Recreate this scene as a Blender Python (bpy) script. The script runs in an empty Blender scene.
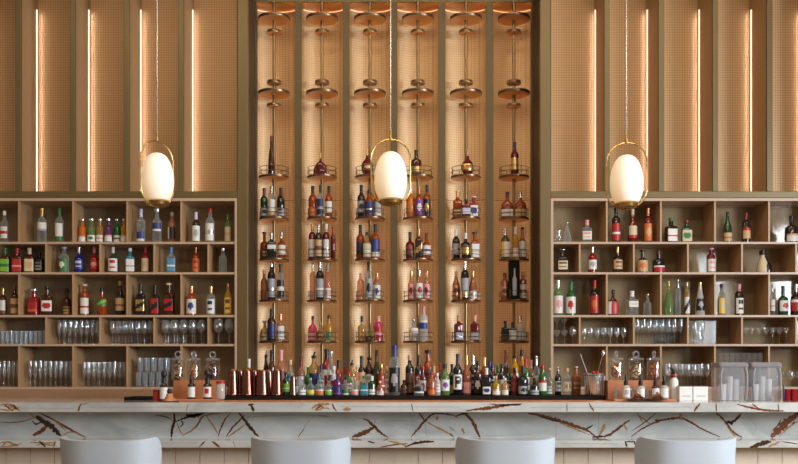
import bpy, math, random
from mathutils import Vector
random.seed(7)
PI = math.pi
S = bpy.context.scene
COL = S.collection

# ------------------------------------------------------------------ camera, world, light, exposure
F, CX, HY, ZC = 960.0, 394.0, 370.0, 1.295        # focal length in px, principal point, eye height
cd = bpy.data.cameras.new('camera'); cam = bpy.data.objects.new('camera', cd); COL.objects.link(cam)
cam.location = (0, 0, ZC); cam.rotation_euler = (PI / 2, 0, 0)
cd.sensor_width = 36; cd.lens = F / 798 * 36; cd.clip_start = 0.05
cd.shift_x = (399 - CX) / 798; cd.shift_y = (HY - 232) / 798
S.camera = cam
wd = bpy.data.worlds.new('world'); S.world = wd; wd.use_nodes = True
wd.node_tree.nodes['Background'].inputs[0].default_value = (.75, .85, 1, 1)
wd.node_tree.nodes['Background'].inputs[1].default_value = 1.0


def area(name, loc, rot, sx, sy, power, color):
    l = bpy.data.lights.new(name, 'AREA'); l.shape = 'RECTANGLE'; l.size = sx; l.size_y = sy
    l.energy = power; l.color = color
    o = bpy.data.objects.new(name, l); COL.objects.link(o); o.location = loc; o.rotation_euler = rot
    return o


# daylight: two tall windows in the right hand side wall
REAR = -4.0
SIDEWIN = [(-2.2, -.4), (1.4, 3.6)]                # y range of each side window
SZ0, SZ1 = 1.7, 3.35
for (a, b), pw in zip(SIDEWIN, (330, 640)):
    area('window_daylight', (5.62, (a + b) / 2, (SZ0 + SZ1) / 2), (PI / 2, 0, PI / 2), b - a, SZ1 - SZ0, pw, (.82, .91, 1))
# warm fill lamps added overhead, unseen: one washes the back bar, one the room
area('warm_fill', (0, 4.6, 5.17), (math.radians(28), 0, 0), 7.0, .25, 120, (1, .76, .48))
area('warm_fill', (1.2, .6, 5.17), (math.radians(38), 0, 0), 6.0, .6, 135, (1, .80, .57))
S.view_settings.view_transform = 'Standard'
S.view_settings.look = 'None'
S.view_settings.gamma = 1
S.view_settings.exposure = -0.15
S.cycles.transparent_max_bounces = 40
S.cycles.max_bounces = 7
S.cycles.caustics_reflective = False
S.cycles.caustics_refractive = False


# ------------------------------------------------------------------ helpers
def WX(x, Y): return (x - CX) / F * Y
def WZ_(y, Y): return ZC + (HY - y) / F * Y


class MB:
    """collects faces, builds ONE mesh object"""
    def __init__(s): s.v = []; s.f = []; s.m = []

    def add(s, vs, fs, mi=0):
        b = len(s.v); s.v += [tuple(v) for v in vs]
        for f in fs: s.f.append([b + i for i in f]); s.m.append(mi)

    def box(s, a, b, mi=0):
        (x0, y0, z0), (x1, y1, z1) = a, b
        s.add([(x0, y0, z0), (x1, y0, z0), (x1, y1, z0), (x0, y1, z0), (x0, y0, z1), (x1, y0, z1), (x1, y1, z1), (x0, y1, z1)],
              [(0, 3, 2, 1), (4, 5, 6, 7), (0, 1, 5, 4), (1, 2, 6, 5), (2, 3, 7, 6), (3, 0, 4, 7)], mi)

    def loft(s, secs, n=18, mi=0, c=(0, 0), caps=(True, True)):
        """secs: (z, rx, ry, p) super-ellipse sections"""
        b = len(s.v)
        for z, rx, ry, p in secs:
            for k in range(n):
                t = 2 * PI * k / n + PI / n
                ct, st = math.cos(t), math.sin(t)
                s.v.append((c[0] + rx * math.copysign(abs(ct) ** (2 / p), ct), c[1] + ry * math.copysign(abs(st) ** (2 / p), st), z))
        for i in range(len(secs) - 1):
            for k in range(n):
                k2 = (k + 1) % n
                s.f.append([b + i * n + k, b + i * n + k2, b + (i + 1) * n + k2, b + (i + 1) * n + k]); s.m.append(mi)
        if caps[0]: s.f.append([b + k for k in range(n)][::-1]); s.m.append(mi)
        if caps[1]: s.f.append([b + (len(secs) - 1) * n + k for k in range(n)]); s.m.append(mi)

    def lathe(s, prof, n=18, mi=0, c=(0, 0), caps=(False, False)):
        s.loft([(z, max(r, 1e-4), max(r, 1e-4), 2) for r, z in prof], n, mi, c, caps)

    def tube(s, pts, r, n=8, mi=0, closed=False):
        P = [Vector(p) for p in pts]; b = len(s.v); N = len(P)
        for i, p in enumerate(P):
            d = (P[(i + 1) % N] - P[i - 1]) if closed else (P[min(i + 1, N - 1)] - P[max(i - 1, 0)])
            d.normalize()
            u = d.cross(Vector((0, 0, 1)))
            if u.length < .05: u = d.cross(Vector((0, 1, 0)))
            u.normalize(); w = d.cross(u)
            rr = r[i] if isinstance(r, (list, tuple)) else r
            for k in range(n):
                t = 2 * PI * k / n
                s.v.append(tuple(p + (u * math.cos(t) + w * math.sin(t)) * rr))
        for i in range(N if closed else N - 1):
            j = (i + 1) % N
            for k in range(n):
                k2 = (k + 1) % n
                s.f.append([b + i * n + k, b + i * n + k2, b + j * n + k2, b + j * n + k]); s.m.append(mi)
        if not closed:
            s.f.append([b + k for k in range(n)][::-1]); s.m.append(mi)
            s.f.append([b + (N - 1) * n + k for k in range(n)]); s.m.append(mi)

    def mesh(s, name, mats, sharp=38, smooth=True):
        me = bpy.data.meshes.new(name); me.from_pydata(s.v, [], s.f)
        for m in (mats if isinstance(mats, (list, tuple)) else [mats]): me.materials.append(m)
        me.polygons.foreach_set('material_index', s.m)
        if smooth:
            me.polygons.foreach_set('use_smooth', [True] * len(s.f))
            me.set_sharp_from_angle(angle=math.radians(sharp))
        me.update()
        return me

    def build(s, name, mats, parent=None, bevel=0, **k):
        o = bpy.data.objects.new(name, s.mesh(name, mats, **k)); COL.objects.link(o)
        if parent: o.parent = parent
        if bevel:
            m = o.modifiers.new('edge', 'BEVEL'); m.width = bevel; m.segments = 2; m.limit_method = 'ANGLE'
        return o


def tag(o, label, cat, group=None):
    o['label'] = label; o['category'] = cat
    if group: o['group'] = group
    return o


def thing(name, label, cat, loc, rz=0, group=None):
    o = bpy.data.objects.new(name, None); COL.objects.link(o); o.location = loc; o.rotation_euler = (0, 0, rz)
    o.empty_display_size = .05
    return tag(o, label, cat, group)


def struct(o): o['kind'] = 'structure'; return o


def copy_tree(o, parent=None):
    c = o.copy(); COL.objects.link(c)
    if parent: c.parent = parent
    for ch in [x for x in o.children]: copy_tree(ch, c)
    return c


# ------------------------------------------------------------------ materials
def newmat(name):
    m = bpy.data.materials.new(name); m.use_nodes = True
    nt = m.node_tree; return m, nt, nt.nodes['Principled BSDF'], nt.links


def setp(b, **k):
    for a, v in k.items():
        b.inputs[a.replace('_', ' ')].default_value = (*v, 1) if isinstance(v, tuple) and len(v) == 3 else v


def plain(name, col, rough=.5, metal=0, bump=0, **k):
    m, nt, b, L = newmat(name); setp(b, Base_Color=col, Roughness=rough, Metallic=metal, **k)
    nz = nt.nodes.new('ShaderNodeTexNoise'); nz.inputs['Scale'].default_value = 35; nz.inputs['Detail'].default_value = 2
    tc = nt.nodes.new('ShaderNodeTexCoord'); L.new(tc.outputs['Object'], nz.inputs['Vector'])
    mr = nt.nodes.new('ShaderNodeMapRange'); mr.inputs[3].default_value = max(rough - .05, 0); mr.inputs[4].default_value = min(rough + .07, 1)
    L.new(nz.outputs[0], mr.inputs[0]); L.new(mr.outputs[0], b.inputs['Roughness'])
    return m


def glass(name, col, alpha, rough=.09):
    """coloured glass with its contents: tinted see-through layer under a glossy coat"""
    m, nt, b, L = newmat(name); setp(b, Base_Color=col, Roughness=rough)
    b.inputs['Specular IOR Level'].default_value = .7
    tr = nt.nodes.new('ShaderNodeBsdfTransparent')
    t = [min(1, c ** .35 * .98) for c in col]; tr.inputs[0].default_value = (*t, 1)
    lw = nt.nodes.new('ShaderNodeLayerWeight'); lw.inputs[0].default_value = .32
    mr = nt.nodes.new('ShaderNodeMapRange'); mr.inputs[3].default_value = alpha; mr.inputs[4].default_value = min(1, alpha + .5)
    L.new(lw.outputs['Facing'], mr.inputs[0])
    mx = nt.nodes.new('ShaderNodeMixShader'); L.new(mr.outputs[0], mx.inputs[0]); L.new(tr.outputs[0], mx.inputs[1]); L.new(b.outputs[0], mx.inputs[2])
    L.new(mx.outputs[0], nt.nodes['Material Output'].inputs[0])
    return m


def mesh_cloth(name, c0, c1, period=.0206):
    """fine woven grid over tan panel"""
    m, nt, b, L = newmat(name); N = nt.nodes
    geo = N.new('ShaderNodeTexCoord'); sep = N.new('ShaderNodeSeparateXYZ'); L.new(geo.outputs['Object'], sep.inputs[0])
    add = N.new('ShaderNodeMath'); add.operation = 'ADD'; L.new(sep.outputs[0], add.inputs[0]); L.new(sep.outputs[1], add.inputs[1])

    def wire(src):
        a = N.new('ShaderNodeMath'); a.operation = 'MULTIPLY'; a.inputs[1].default_value = 2 * PI / period; L.new(src, a.inputs[0])
        c = N.new('ShaderNodeMath'); c.operation = 'COSINE'; L.new(a.outputs[0], c.inputs[0])
        r = N.new('ShaderNodeMapRange'); r.inputs[1].default_value = .45; r.inputs[2].default_value = .95; L.new(c.outputs[0], r.inputs[0])
        return r.outputs[0]
    mxx = N.new('ShaderNodeMath'); mxx.operation = 'MAXIMUM'; L.new(wire(add.outputs[0]), mxx.inputs[0]); L.new(wire(sep.outputs[2]), mxx.inputs[1])
    mix = N.new('ShaderNodeMixRGB'); mix.inputs[1].default_value = (*c0, 1); mix.inputs[2].default_value = (*c1, 1)
    L.new(mxx.outputs[0], mix.inputs[0]); L.new(mix.outputs[0], b.inputs['Base Color'])
    bp = N.new('ShaderNodeBump'); bp.inputs['Strength'].default_value = .25; bp.inputs['Distance'].default_value = .002
    L.new(mxx.outputs[0], bp.inputs['Height']); L.new(bp.outputs[0], b.inputs['Normal'])
    setp(b, Roughness=.42, Metallic=.25)
    return m


def wood(name, c0, c1, rough=.4, scale=(1, 1, 9), axis='Z'):
    m, nt, b, L = newmat(name); N = nt.nodes
    tc = N.new('ShaderNodeTexCoord'); mp = N.new('ShaderNodeMapping'); mp.inputs['Scale'].default_value = scale
    L.new(tc.outputs['Object'], mp.inputs[0])
    nz = N.new('ShaderNodeTexNoise'); nz.inputs['Scale'].default_value = 6; nz.inputs['Detail'].default_value = 5; L.new(mp.outputs[0], nz.inputs['Vector'])
    mix = N.new('ShaderNodeMixRGB'); mix.inputs[1].default_value = (*c0, 1); mix.inputs[2].default_value = (*c1, 1)
    L.new(nz.outputs[0], mix.inputs[0]); L.new(mix.outputs[0], b.inputs['Base Color']); setp(b, Roughness=rough)
    return m


def emit(name, col, st):
    m, nt, b, L = newmat(name)
    setp(b, Base_Color=(.8, .8, .8), Emission_Color=col, Emission_Strength=st, Roughness=.4)
    return m


def marble():
    m, nt, b, L = newmat('quartzite'); N = nt.nodes
    tc = N.new('ShaderNodeTexCoord'); mp = N.new('ShaderNodeMapping'); mp.inputs['Scale'].default_value = (1, 1, 2.2); L.new(tc.outputs['Object'], mp.inputs[0])
    n1 = N.new('ShaderNodeTexNoise'); n1.inputs['Scale'].default_value = 2.2; n1.inputs['Detail'].default_value = 8; n1.inputs['Distortion'].default_value = 1.2; L.new(mp.outputs[0], n1.inputs['Vector'])
    r = N.new('ShaderNodeValToRGB'); e = r.color_ramp.elements
    e[0].position = .3; e[0].color = (.40, .40, .385, 1); e[1].position = .62; e[1].color = (.60, .59, .56, 1)
    L.new(n1.outputs[0], r.inputs[0])
    n2 = N.new('ShaderNodeTexNoise'); n2.inputs['Scale'].default_value = 1.6; n2.inputs['Detail'].default_value = 5; n2.inputs['Distortion'].default_value = 2.5; L.new(mp.outputs[0], n2.inputs['Vector'])
    v = N.new('ShaderNodeValToRGB'); ve = v.color_ramp.elements
    ve[0].position = .485; ve[0].color = (0, 0, 0, 1); ve[1].position = .5; ve[1].color = (.28, .28, .28, 1)
    x = v.color_ramp.elements.new(.515); x.color = (0, 0, 0, 1); L.new(n2.outputs[0], v.inputs[0])
    mix = N.new('ShaderNodeMixRGB'); L.new(v.outputs[0], mix.inputs[0]); L.new(r.outputs[0], mix.inputs[1]); mix.inputs[2].default_value = (.50, .42, .30, 1)
    L.new(mix.outputs[0], b.inputs['Base Color']); setp(b, Roughness=.06)
    return m


def clear_glass(name, tint, lo, hi, rough=.02, milk=0):
    """thin clear glass: see-through, mirror-like towards its edges"""
    m, nt, b, L = newmat(name); N = nt.nodes
    gl = N.new('ShaderNodeBsdfGlossy'); gl.inputs['Roughness'].default_value = rough; gl.inputs['Color'].default_value = (.95, .97, 1, 1)
    tr = N.new('ShaderNodeBsdfTransparent'); tr.inputs[0].default_value = (*tint, 1)
    lw = N.new('ShaderNodeLayerWeight'); lw.inputs[0].default_value = .30
    mr = N.new('ShaderNodeMapRange'); mr.inputs[3].default_value = lo; mr.inputs[4].default_value = hi; L.new(lw.outputs['Facing'], mr.inputs[0])
    mx = N.new('ShaderNodeMixShader'); L.new(mr.outputs[0], mx.inputs[0]); L.new(tr.outputs[0], mx.inputs[1]); L.new(gl.outputs[0], mx.inputs[2])
    out = mx
    if milk:
        df = N.new('ShaderNodeBsdfDiffuse'); df.inputs[0].default_value = (.75, .78, .82, 1)
        m2 = N.new('ShaderNodeMixShader'); m2.inputs[0].default_value = milk; L.new(mx.outputs[0], m2.inputs[1]); L.new(df.outputs[0], m2.inputs[2]); out = m2
    L.new(out.outputs[0], N['Material Output'].inputs[0])
    return m


MARBLE = marble()
V_BROWN = wood('vein_rust', (.10, .025, .008), (.22, .07, .02), .2, (9, 9, 30))
V_TAN = wood('vein_tan', (.24, .10, .03), (.50, .32, .15), .2, (9, 9, 30))
V_DARK = wood('vein_dark', (.02, .008, .005), (.10, .04, .015), .2, (9, 9, 30))
V_GREY = plain('vein_grey', (.33, .32, .30), .2)
CLOTH = mesh_cloth('woven_panel', (.54, .340, .175), (.36, .215, .095))
CLOTH2 = mesh_cloth('woven_panel_flute', (.62, .445, .255), (.47, .325, .17))
OLIVE = plain('olive_bronze', (.155, .108, .042), .38, .3)
RIBM = plain('dark_rib', (.105, .072, .028), .4, .3)
RETURN = plain('dark_bronze', (.06, .032, .012), .6)
CABF = wood('oak_edge', (.46, .32, .22), (.54, .39, .28), .35, (2, 2, 14))
CABW = wood('oak_side', (.41, .245, .12), (.49, .30, .155), .38, (2, 2, 9))
BACKP = plain('bronze_glass', (.33, .24, .135), .06, 0, Specular_IOR_Level=.32)
BRASS = plain('brass', (.62, .42, .16), .25, 1)
BRONZE = plain('antique_bronze', (.24, .17, .09), .32, 1)
WDISC = wood('walnut', (.68, .24, .045), (.80, .33, .075), .3, (6, 3, 6))
RIM = plain('bronze_rim', (.20, .13, .08), .28, .85)
COPPER = plain('copper', (.26, .105, .075), .22, 1)
TERRA = wood('copper_wood', (.42, .155, .07), (.54, .22, .10), .35, (3, 3, 10))
STEEL = plain('steel', (.72, .72, .74), .2, 1)
CREAM = wood('cream_board', (.68, .54, .40), (.74, .60, .46), .5, (6, 6, 2))
LEATHER = plain('pale_leather', (.50, .55, .60), .45)
RUBBER = plain('black_rubber', (.010, .007, .007), .8, 0, Specular_IOR_Level=.15)
RAIL = plain('rail_bronze', (.10, .065, .035), .35, .8)
BASEW = wood('brown_oak', (.34, .19, .11), (.42, .25, .15), .35, (2, 2, 14))
DARKWOOD = wood('dark_wood', (.05, .03, .02), (.09, .055, .03), .4)
PLASTER = plain('plaster', (.42, .36, .29), .8)
FLOORM = wood('floor_board', (.16, .10, .06), (.24, .16, .09), .3, (2, 12, 2))
GLASS = clear_glass('clear_glass', (.97, .975, .97), .05, .70, .03, .035)
GLASSB = clear_glass('blue_clear_glass', (.90, .94, .97), .07, .65, .04, .10)
JARG = clear_glass('jar_glass', (.985, .985, .98), .03, .38, .02)
ACRYL = clear_glass('acrylic', (.88, .87, .90), .08, .5, .15, .14)
LED = emit('led_strip', (1, .74, .54), 3.6)
LEDR = emit('led_rib', (1, .60, .36), 10)
LEDC = emit('led_arc', (1, .52, .20), 1.3)

GL = {k: glass('glass_' + k, c, a) for k, (c, a) in {
    'clear': ((.62, .66, .65), .10), 'amber': ((.30, .048, .005), .84), 'damber': ((.06, .011, .003), .93), 'dark': ((.022, .013, .010), .96),
    'black': ((.008, .008, .009), 1.), 'green': ((.012, .12, .022), .80), 'dgreen': ((.012, .05, .022), .93), 'olive': ((.05, .045, .012), .92),
    'lgreen': ((.22, .36, .12), .32), 'blue': ((.012, .015, .17), .88), 'teal': ((.02, .20, .32), .70), 'red': ((.28, .008, .012), .86),
    'dred': ((.13, .008, .010), .92), 'pink': ((.62, .06, .14), .70), 'rose': ((.62, .28, .17), .30), 'copper': ((.36, .11, .045), .70),
    'yellow': ((.58, .31, .03), .48), 'orange': ((.60, .15, .015), .72), 'purple': ((.12, .03, .14), .7), 'gold': ((.50, .29, .09), .42),
    'lime': ((.28, .45, .03), .6), 'frost': ((.66, .63, .60), .50)}.items()}
GW = {'damber': 'brown', 'dgreen': 'dark green', 'lgreen': 'pale green', 'dred': 'dark red', 'rose': 'rosy', 'copper': 'copper', 'dark': 'dark', 'frost': 'frosted'}
PT = {}
for k, (c, r, mt) in {
    'white': ((.70, .69, .66), .5, 0), 'cream': ((.62, .50, .33), .5, 0), 'tan': ((.58, .36, .18), .5, 0), 'red': ((.42, .018, .016), .4, 0),
    'green': ((.03, .17, .04), .45, 0), 'lime': ((.20, .45, .035), .5, 0), 'blue': ((.025, .04, .20), .4, 0), 'sky': ((.08, .24, .40), .4, 0), 'black': ((.012, .012, .013), .35, 0),
    'gold': ((.70, .46, .17), .28, .9), 'silver': ((.72, .72, .73), .22, .9), 'grey': ((.34, .34, .36), .45, 0), 'orange': ((.58, .15, .03), .45, 0),
    'pink': ((.72, .30, .30), .4, 0), 'lavender': ((.56, .52, .70), .4, 0), 'yellow': ((.76, .50, .08), .45, 0), 'teal': ((.015, .2, .25), .4, 0),
    'navy': ((.02, .03, .12), .4, 0), 'copper': ((.64, .30, .17), .28, .9), 'dred': ((.16, .015, .015), .4, 0), 'brown': ((.14, .06, .03), .45, 0),
    'cork': ((.50, .33, .18), .7, 0), 'purple': ((.18, .05, .26), .4, 0)}.items():
    PT[k] = plain('paint_' + k, c, r, mt)
PW = {'sky': 'light blue', 'dred': 'dark red'}

# ------------------------------------------------------------------ the room
D1, D2 = 7.5, 7.9                       # cabinet front plane, flute front plane
HALF, CEIL = 5.5, 5.2


def slab(name, a, b, mat):
    m = MB(); m.box(a, b); return struct(m.build(name, mat, smooth=False))


slab('floor', (-HALF, REAR, -.1), (HALF, 8.5, 0), FLOORM)
slab('ceiling', (-HALF, REAR, CEIL), (HALF, 8.5, CEIL + .1), PLASTER)
slab('wall_left', (-HALF - .12, REAR, 0), (-HALF, 8.5, CEIL), PLASTER)
m = MB()                                # right wall with its two window openings
ys = [REAR, *SIDEWIN[0], *SIDEWIN[1], 8.5]
for k in range(0, 6, 2): m.box((HALF, ys[k], 0), (HALF + .12, ys[k + 1], CEIL))
for a, b in SIDEWIN:
    m.box((HALF, a, 0), (HALF + .12, b, SZ0)); m.box((HALF, a, SZ1), (HALF + .12, b, CEIL))
struct(m.build('wall_right', PLASTER, smooth=False))
for i, (a, b) in enumerate(SIDEWIN):
    m = MB()
    for k in range(3):
        yy = a + (b - a) * k / 2; m.box((HALF + .02, yy - .03, SZ0), (HALF + .08, yy + .03, SZ1))
    for zz in (SZ0, 2.7, SZ1): m.box((HALF + .02, a, zz - .03), (HALF + .08, b, zz + .03))
    struct(m.build('window_%d' % (i + 1), OLIVE, smooth=False))
slab('wall_rear', (-HALF, REAR - .12, 0), (HALF, REAR, CEIL), PLASTER)
PITCH = .4227
X0 = 1.240                               # inner edge of cabinets
NB = 6                                   # bays per row built (five in view)
XEND = X0 + PITCH * NB
NT, NBOT = 4.44, WZ_(191.5, D1)         # side niches: top, bottom
FT = 4.312                               # centre flutes: top
CABTOP = WZ_(198.2, D1); CABBOT = WZ_(389, D1)
# wall behind everything
slab('wall_back', (-HALF, 8.22, 0), (HALF, 8.5, CEIL), PLASTER)
m = MB()
for s in (-1, 1):
    a, b = sorted((s * (XEND + .05), s * HALF)); m.box((a, D1, 0), (b, D1 + .1, CEIL))
struct(m.build('wall_panel', CREAM, smooth=False))
# header above the niches
m = MB()
for s in (-1, 1):
    a, b = sorted((s * 1.14, s * (XEND + .05))); m.box((a, D1, NT), (b, D1 + .4, CEIL))
m.box((-1.14, D2 - .03, FT), (1.14, 8.22, CEIL))
struct(m.build('trim_1', OLIVE, smooth=False))
tn = [1]


def trim(a, b, mat, bevel=0):
    tn[0] += 1
    m = MB(); m.box(a, b); return struct(m.build('trim_%d' % tn[0], mat, smooth=False, bevel=bevel))


for s in (-1, 1):
    # post beside the cabinet, with its return to the recessed centre
    a, b = sorted((s * 1.14, s * 1.222)); trim((a, D1 - .012, 0), (b, D1 + .06, NT), OLIVE, .004)
    a, b = sorted((s * 1.142, s * 1.20)); trim((a, D1 + .06, 0), (b, 8.2, FT), RETURN)
    a, b = sorted((s * 1.222, s * (XEND + .05)))
    trim((a, D1 - .012, CABTOP + .001), (b, D1 + .40, NBOT), OLIVE, .003)      # rail under the niches
    for k in range(NB + 1):
        x = s * (X0 + k * PITCH)
        if k: trim((x - .022, D1 - .012, NBOT), (x + .022, D1 + .36, NT), OLIVE, .003)
    for k in range(NB):
        xa = s * (X0 + k * PITCH + (.022 if k else -.015)); xb = s * (X0 + (k + 1) * PITCH - .022)
        xi, xo = xa, xb                                         # inner, outer edge
        e = .0015 * s
        q = MB()
        zz0, zz1, ya, yb = NBOT + .001, NT - .001, D1 + .004, D1 + .358
        P = [(xi + e, ya), (xi + e, yb), (xo - e, yb), (xo - e, ya)]
        for i in range(3):
            (xa_, ya_), (xb_, yb_) = P[i], P[i + 1]
            q.add([(xa_, ya_, zz0), (xb_, yb_, zz0), (xb_, yb_, zz1), (xa_, ya_, zz1)], [(0, 1, 2, 3)])
        q.add([(xi + e, ya, zz1), (xo - e, ya, zz1), (xo - e, yb, zz1), (xi + e, yb, zz1)], [(0, 1, 2, 3)])
        q.add([(xi + e, ya, zz0), (xo - e, ya, zz0), (xo - e, yb, zz0), (xi + e, yb, zz0)], [(0, 1, 2, 3)])
        nn = struct(q.build('wall_niche', CLOTH, smooth=False))
        l = MB(); xl = xo - e * 2
        l.box((min(xl, xl - s * .003), yb - .052, zz0 + .002), (max(xl, xl - s * .003), yb - .046, 4.225)); l.build('light_strip', LED, nn, smooth=False)
        gl = area('light_strip_glow', (xl - s * .004, yb - .044, (zz0 + 4.225) / 2), (0, 0, 0), .004, 4.21 - zz0, 0.5, (1, .86, .84))
        gl.rotation_euler = Vector((s * .45, -.89, 0)).to_track_quat('Z', 'Y').to_euler(); gl.parent = nn

# six concave flutes between ribs
TX = [(-2.5 + i) * .3926 for i in range(6)]
for i in range(7):
    x = (-3 + i) * .3926
    if 0 < i < 6:
        tn[0] += 1; m = MB(); m.box((x - .028, D2 - .03, 0), (x + .028, D2 - .012, FT)); m.box((x - .013, D2 - .012, 0), (x + .013, 8.2, FT))
        rib = struct(m.build('trim_%d' % tn[0], RIBM, smooth=False))
    else:
        sx = 1 if i == 0 else -1; x = -sx * 1.142
        tn[0] += 1; m = MB(); m.box((min(x, x + sx * .012), D2 - .03, 0), (max(x, x + sx * .012), D2 - .012, FT)); rib = struct(m.build('trim_%d' % tn[0], RIBM, smooth=False))
    for sx in ((-1, 1) if 0 < i < 6 else (1 if i == 0 else -1,)):
        xs_ = sorted((x + sx * (.0135 if 0 < i < 6 else .001), x + sx * (.0175 if 0 < i < 6 else .005)))
        l = MB(); l.box((xs_[0], D2 - .010, 1.2), (xs_[1], D2 + .004, FT - .02)); l.build('light_strip', LEDR, rib, smooth=False)
for x in TX:
    q = MB(); pts = []
    hw = .1815
    for k in range(25):
        t = -1 + 2 * k / 24; pts.append((x + hw * t, D2 + .075 + .115 * math.sqrt(max(0, 1 - (t * .97) ** 2))))
    n = len(pts)
    q.v = [(a, b, 1.0) for a, b in pts] + [(a, b, FT - .001) for a, b in pts]
    for k in range(n - 1): q.f.append([k, k + 1, n + k + 1, n + k]); q.m.append(0)
    nn = struct(q.build('wall_flute', CLOTH2))
    l = MB(); l.tube([(a, b - .005, FT - .006) for a, b in pts[1:-1]], 0.0032, 6); l.build('light_strip', LEDC, nn)
    l = MB(); l.tube([(a, b - .001, WZ_(199, D2 + .1)) for a, b in pts], .0018, 4); l.build('panel_joint', RETURN, nn)
    c = MB(); base = [(x - hw, D2 - .02)] + pts + [(x + hw, D2 - .02)]
    c.add([(a, b, FT - .001) for a, b in base], [list(range(len(base)))]); c.build('flute_ceiling', WDISC, nn, smooth=False)

# ------------------------------------------------------------------ wall cabinets of open bays
ROWS = [241.8, 272.2, 315, 344, 387]                         # y of the shelf tops in row 1..5
SZ = [WZ_(y, D1) for y in ROWS]
TH = .0175
DEP = .30


def cabinet(s, label):
    t = thing('open_cabinet', label, 'cabinet', (s * X0, D1, CABBOT))
    def B(name, a, b, mat, bev=.0012):
        m = MB(); xs_ = sorted((s * (a[0] - X0), s * (b[0] - X0)))
        m.box((xs_[0], a[1] - D1, a[2] - CABBOT), (xs_[1], b[1] - D1, b[2] - CABBOT)); return m.build(name, mat, t, smooth=False, bevel=bev)
    xa, xb = X0 - .016, XEND + .016
    for x in (xa, xb - .02): B('side_panel', (x, D1 - .008, CABBOT), (x + .02, D1 + DEP, CABTOP), CABF)
    B('top_panel', (xa + .02, D1 - .008, CABTOP - .023), (xb - .02, D1 + DEP, CABTOP), CABF)
    for z in SZ: B('shelf', (xa + .02, D1, z - TH), (xb - .02, D1 + DEP - .004, z), CABF)
    B('back_panel', (xa + .02, D1 + DEP - .004, CABBOT), (xb - .02, D1 + DEP + .01, CABTOP - .023), BACKP, 0)
    tops = [CABTOP - .023] + [z - TH for z in SZ[:-1]]
    for r in range(5):
        off = 0 if r % 2 == 0 else -.5
        for k in range(1, NB + 1):
            x = X0 + (k + off) * PITCH
            if x > XEND - .1: continue
            B('divider', (x - .007, D1, SZ[r]), (x + .007, D1 + DEP - .004, tops[r]), CABW)
    B('base_cabinet', (xa, D1 - .12, .0), (xb, D1 + DEP + .05, CABBOT - .001), BASEW, .004)


cabinet(-1, 'tall wall cabinet of staggered open bays, left of the shelf towers')
cabinet(1, 'tall wall cabinet of staggered open bays, right of the shelf towers')
m = MB(); m.box((-1.14, D2 - .35, 0), (1.14, D2 - .19, CABBOT)); m.box((-1.14, D2 - .19, 0), (1.14, 8.0, CABBOT))
tag(m.build('back_counter', DARKWOOD, smooth=False), 'low dark counter under the six shelf towers', 'counter')

# ------------------------------------------------------------------ shelf towers
PY = 7.86
TIER = [WZ_(y, PY - .13) for y in (173.5, 215.8, 257.6, 299.2, 340.6)]
ORD = ['first', 'second', 'third', 'fourth', 'fifth', 'sixth']


def disc(name, z, r, th, parent, small=False):
    d = MB(); d.lathe([(r * .985, z - th), (r, z - th + .003), (r, z - .002), (r * .985, z)], 40, 0, (0, 0), (True, True))
    o = d.build(name, [RIM], parent)
    if not small:
        u = MB(); u.lathe([(r * .965, z - th - .002), (r * .97, z - th + .001)], 40, 0, (0, 0), (True, True)); u.build('underside', WDISC, o)
    return o


def tower():
    t = thing('shelf_tower', '', 'shelf tower', (0, PY, CABBOT), 0, 'shelf towers in the flutes')
    Z = lambda z: z - CABBOT
    p = MB(); p.lathe([(.0135, .0), (.0135, FT - CABBOT - .002)], 12, 0, (0, 0), (True, True)); p.build('pole', BRONZE, t)
    for z in TIER:
        o = disc('shelf', Z(z), .124, .016, t)
        r = MB()
        for dz in (.035, .07):
            r.tube([(.1185 * math.cos(a), .1185 * math.sin(a), Z(z) + dz) for a in [2 * PI * k / 32 for k in range(32)]], .0021, 5, 0, True)
        for k in range(8):
            a = 2 * PI * (k + .5) / 8; x, y = .1185 * math.cos(a), .1185 * math.sin(a)
            r.tube([(x, y, Z(z) - .002), (x, y, Z(z) + .072)], .0025, 5)
        r.build('gallery_rail', RAIL, o)
    for y in (87.6, 11.6):
        disc('disc', Z(WZ_(y, PY - .13)), .131, .022, t)
    for y in (79, 102.3, 28.3):
        disc('collar', Z(WZ_(y, PY - .06)), .060, .022, t)
    return t


tw = tower()
for i, x in enumerate(TX):
    t = tw if i == 0 else copy_tree(tw)
    t.location = (x, PY, CABBOT)
    t['label'] = 'slim brass pole with round bottle shelves, %s of the six towers from the left' % ORD[i]

# ------------------------------------------------------------------ bar counter
BF = 5.75                                       # front edge of the top
BT = WZ_(402.5, BF); BU = WZ_(412, BF)
BP = 5.95; LF = 5.73
LT, LB = WZ_(440.6, LF), WZ_(447.6, LF)
BX = 3.4
bar = thing('bar_counter', 'long bar counter in pale stone with rust veins and cream boarded base', 'bar counter', (0, BP, 0))


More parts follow.
